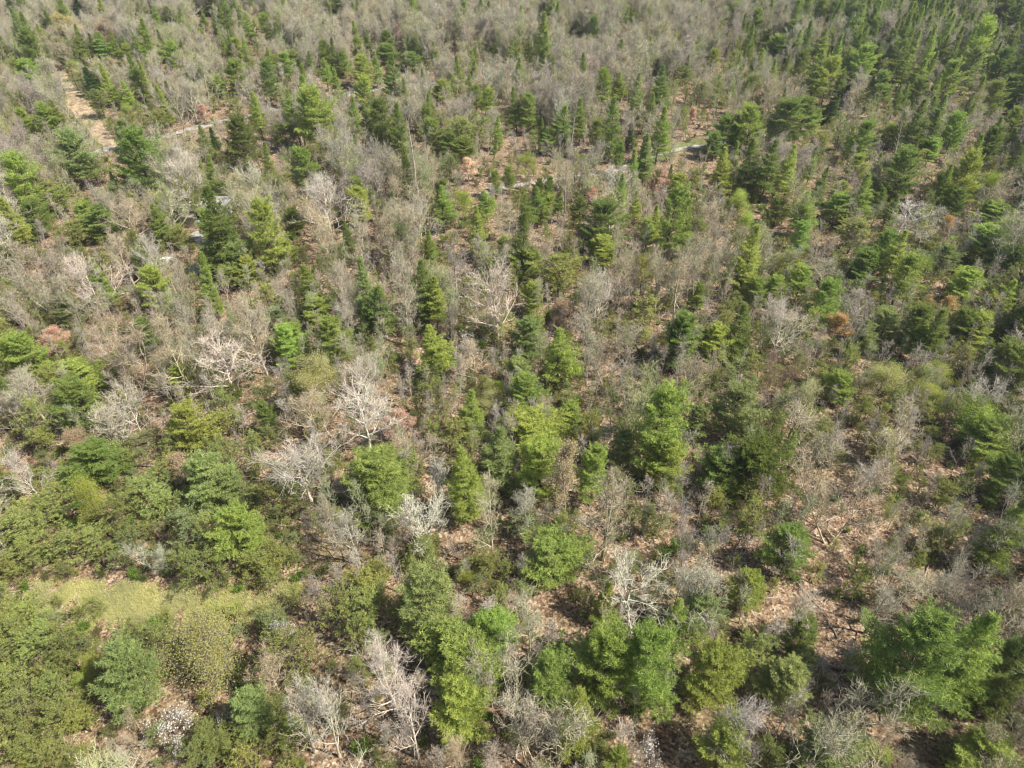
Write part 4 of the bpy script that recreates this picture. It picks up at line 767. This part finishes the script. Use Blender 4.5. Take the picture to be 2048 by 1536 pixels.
dr = part("door", boxg(-1.55, -.75, .955, .997, 0.02, 2.0), MDARK, h)
part("door_frame", boxg(-1.63, -.70, .965, .998, 2.003, 2.1), MWHITE, dr)
w = part("window", boxg(-2.35, -1.85, .955, .997, .8, 1.7), MDARK, h); part("sill", boxg(-2.42, -1.78, .90, .998, .72, .797), MWHITE, w)
w = part("window", boxg(2.2, 3.4, .955, .997, .8, 1.8), MDARK, h); part("sill", boxg(2.1, 3.5, .90, .998, .72, .797), MWHITE, w)
ch = part("chimney", boxg(.1, .6, 1.9, 2.3, 2.5, 3.35), MRED, h); part("chimney_cap", boxg(.03, .67, 1.83, 2.37, 3.353, 3.43), MWHITE, ch)

def car(name, label, paint, loc, rz, L=4.4):
    c = thing(name, label, "car", loc, rz)
    prof = [(-L/2, .35), (-L/2, .85), (-L*.42, .98), (L*.22, .98), (L*.46, .82), (L/2, .6), (L/2, .35)]; cab = [(-L*.40, .98), (-L*.30, 1.42), (L*.02, 1.45), (L*.22, .98)]
    def ext(p, w0, w1):
        V = [(x, -(w0 if z < 1.2 else w1), z) for x, z in p]+[(x, (w0 if z < 1.2 else w1), z) for x, z in p]; n = len(p); g = Geo(); V = np.array(V)
        for a in range(n): b = (a+1) % n; g.poly(V[[a, b, b+n, a+n]], [(0, 1, 2, 3)])
        for s in (0, n):
            for a in range(1, n-1): g.poly(V[[s, s+a, s+a+1]], [(0, 1, 2)])
        return g
    part("body", ext(prof, .88, .88), paint, c); part("cabin_glass", ext(cab, .80, .62), MDARK, c); part("roof", boxg(-L*.295, L*.015, -.62, .62, 1.445, 1.49), paint, c, .015)
    for sx in (-L*.31, L*.31):
        for sy in (-.80, .80):
            g = Geo(); t = np.array([[0, -.1, 0], [0, .1, 0]]); g.tube(t+np.array([0, 0, 0]), [.33, .33], 14); g.poly([(.33*math.cos(q*.4488), -.1, .33*math.sin(q*.4488)) for q in range(14)], [tuple(range(14))]); g.poly([(.33*math.cos(q*.4488), .1, .33*math.sin(q*.4488)) for q in range(14)], [tuple(range(14))])
            wl = part("wheel", g, MTYRE, c); wl.location = (sx, sy, .33)
    for sy in (-.6, .6): part("headlight", boxg(L/2-.02, L/2+.012, sy-.17, sy+.17, .56, .68), MWHITE, c)
    return c
x, y, z = on_ground(322, 535); car("parked_car", "white parked car under bare trees by the gravel drive", MCAR, (x, y, z), math.radians(82))
x, y, z = on_ground(408, 441); car("parked_car", "pale blue parked car beside the brown bay roof of the house", MBLUE, (x, y, z), math.radians(75), 4.0)
x, y, z = on_ground(347, 432); tk = thing("gas_tank", "white rounded gas tank on short legs left of the house", "tank", (x, y, z), .4)
g = Geo(); a = np.linspace(-1, 1, 11); g.tube(np.column_stack([a*.75, 0*a, 0*a+.75]), .42*np.sqrt(np.clip(1.02-np.abs(a)**6, .02, 1)), 14); part("tank_shell", g, MWHITE, tk)
for sx in (-.45, .45): part("leg", boxg(sx-.06, sx+.06, -.28, .28, 0, .42), MW, tk)

def log(px, py, px2, py2, r, label):
    a, b = on_ground(px, py), on_ground(px2, py2); c = Vector((b[0]-a[0], b[1]-a[1], b[2]-a[2])); L = c.length; R = np.random.default_rng(int(px)); g = Geo()
    s = np.linspace(0, 1, 8); pts = np.column_stack([s*c.x, s*c.y, s*c.z+r*.85]); pts[1:-1, :2] += R.normal(0, .06, (6, 2)); rr = r*np.linspace(1, .55, 8); rr[0] *= 1.1; g.tube(pts, rr, 8)
    g.tube(np.vstack([pts[0], pts[0]+1e-3]), [rr[0], .001], 8)
    for e in range(4):
        i = int(R.integers(2, 7)); g.tube(limb_path(R, pts[i], np.array([c.x/L*.5+R.normal(0, .6), c.y/L*.5+R.normal(0, .6), .5]), R.uniform(.4, 1.1), 3, .15, 0), [.04, .025, .012, .006], 4)
    o = bpy.data.objects.new("fallen_log", g.mesh("fallen_log", M_PBARK, True)); col.objects.link(o); o.location = a; o['label'] = label; o['category'] = 'log'; o['group'] = 'fallen logs on the forest floor'
log(1625, 1186, 1727, 1202, .16, "long dark fallen log on open leaf litter at lower right")
log(1168, 1000, 1100, 995, .13, "fallen log lying beside the slender centre pine")
log(960, 905, 1005, 940, .14, "fallen log at the foot of the central pine clump")
log(880, 1060, 850, 1090, .12, "short fallen log below the pale snaking tree")
log(1640, 1330, 1765, 1360, .15, "fallen log in the shade above the broad forked grey tree")
print("individuals", len(indiv), "rest", len(rest), "fill", len(fill), "brush", len(P))
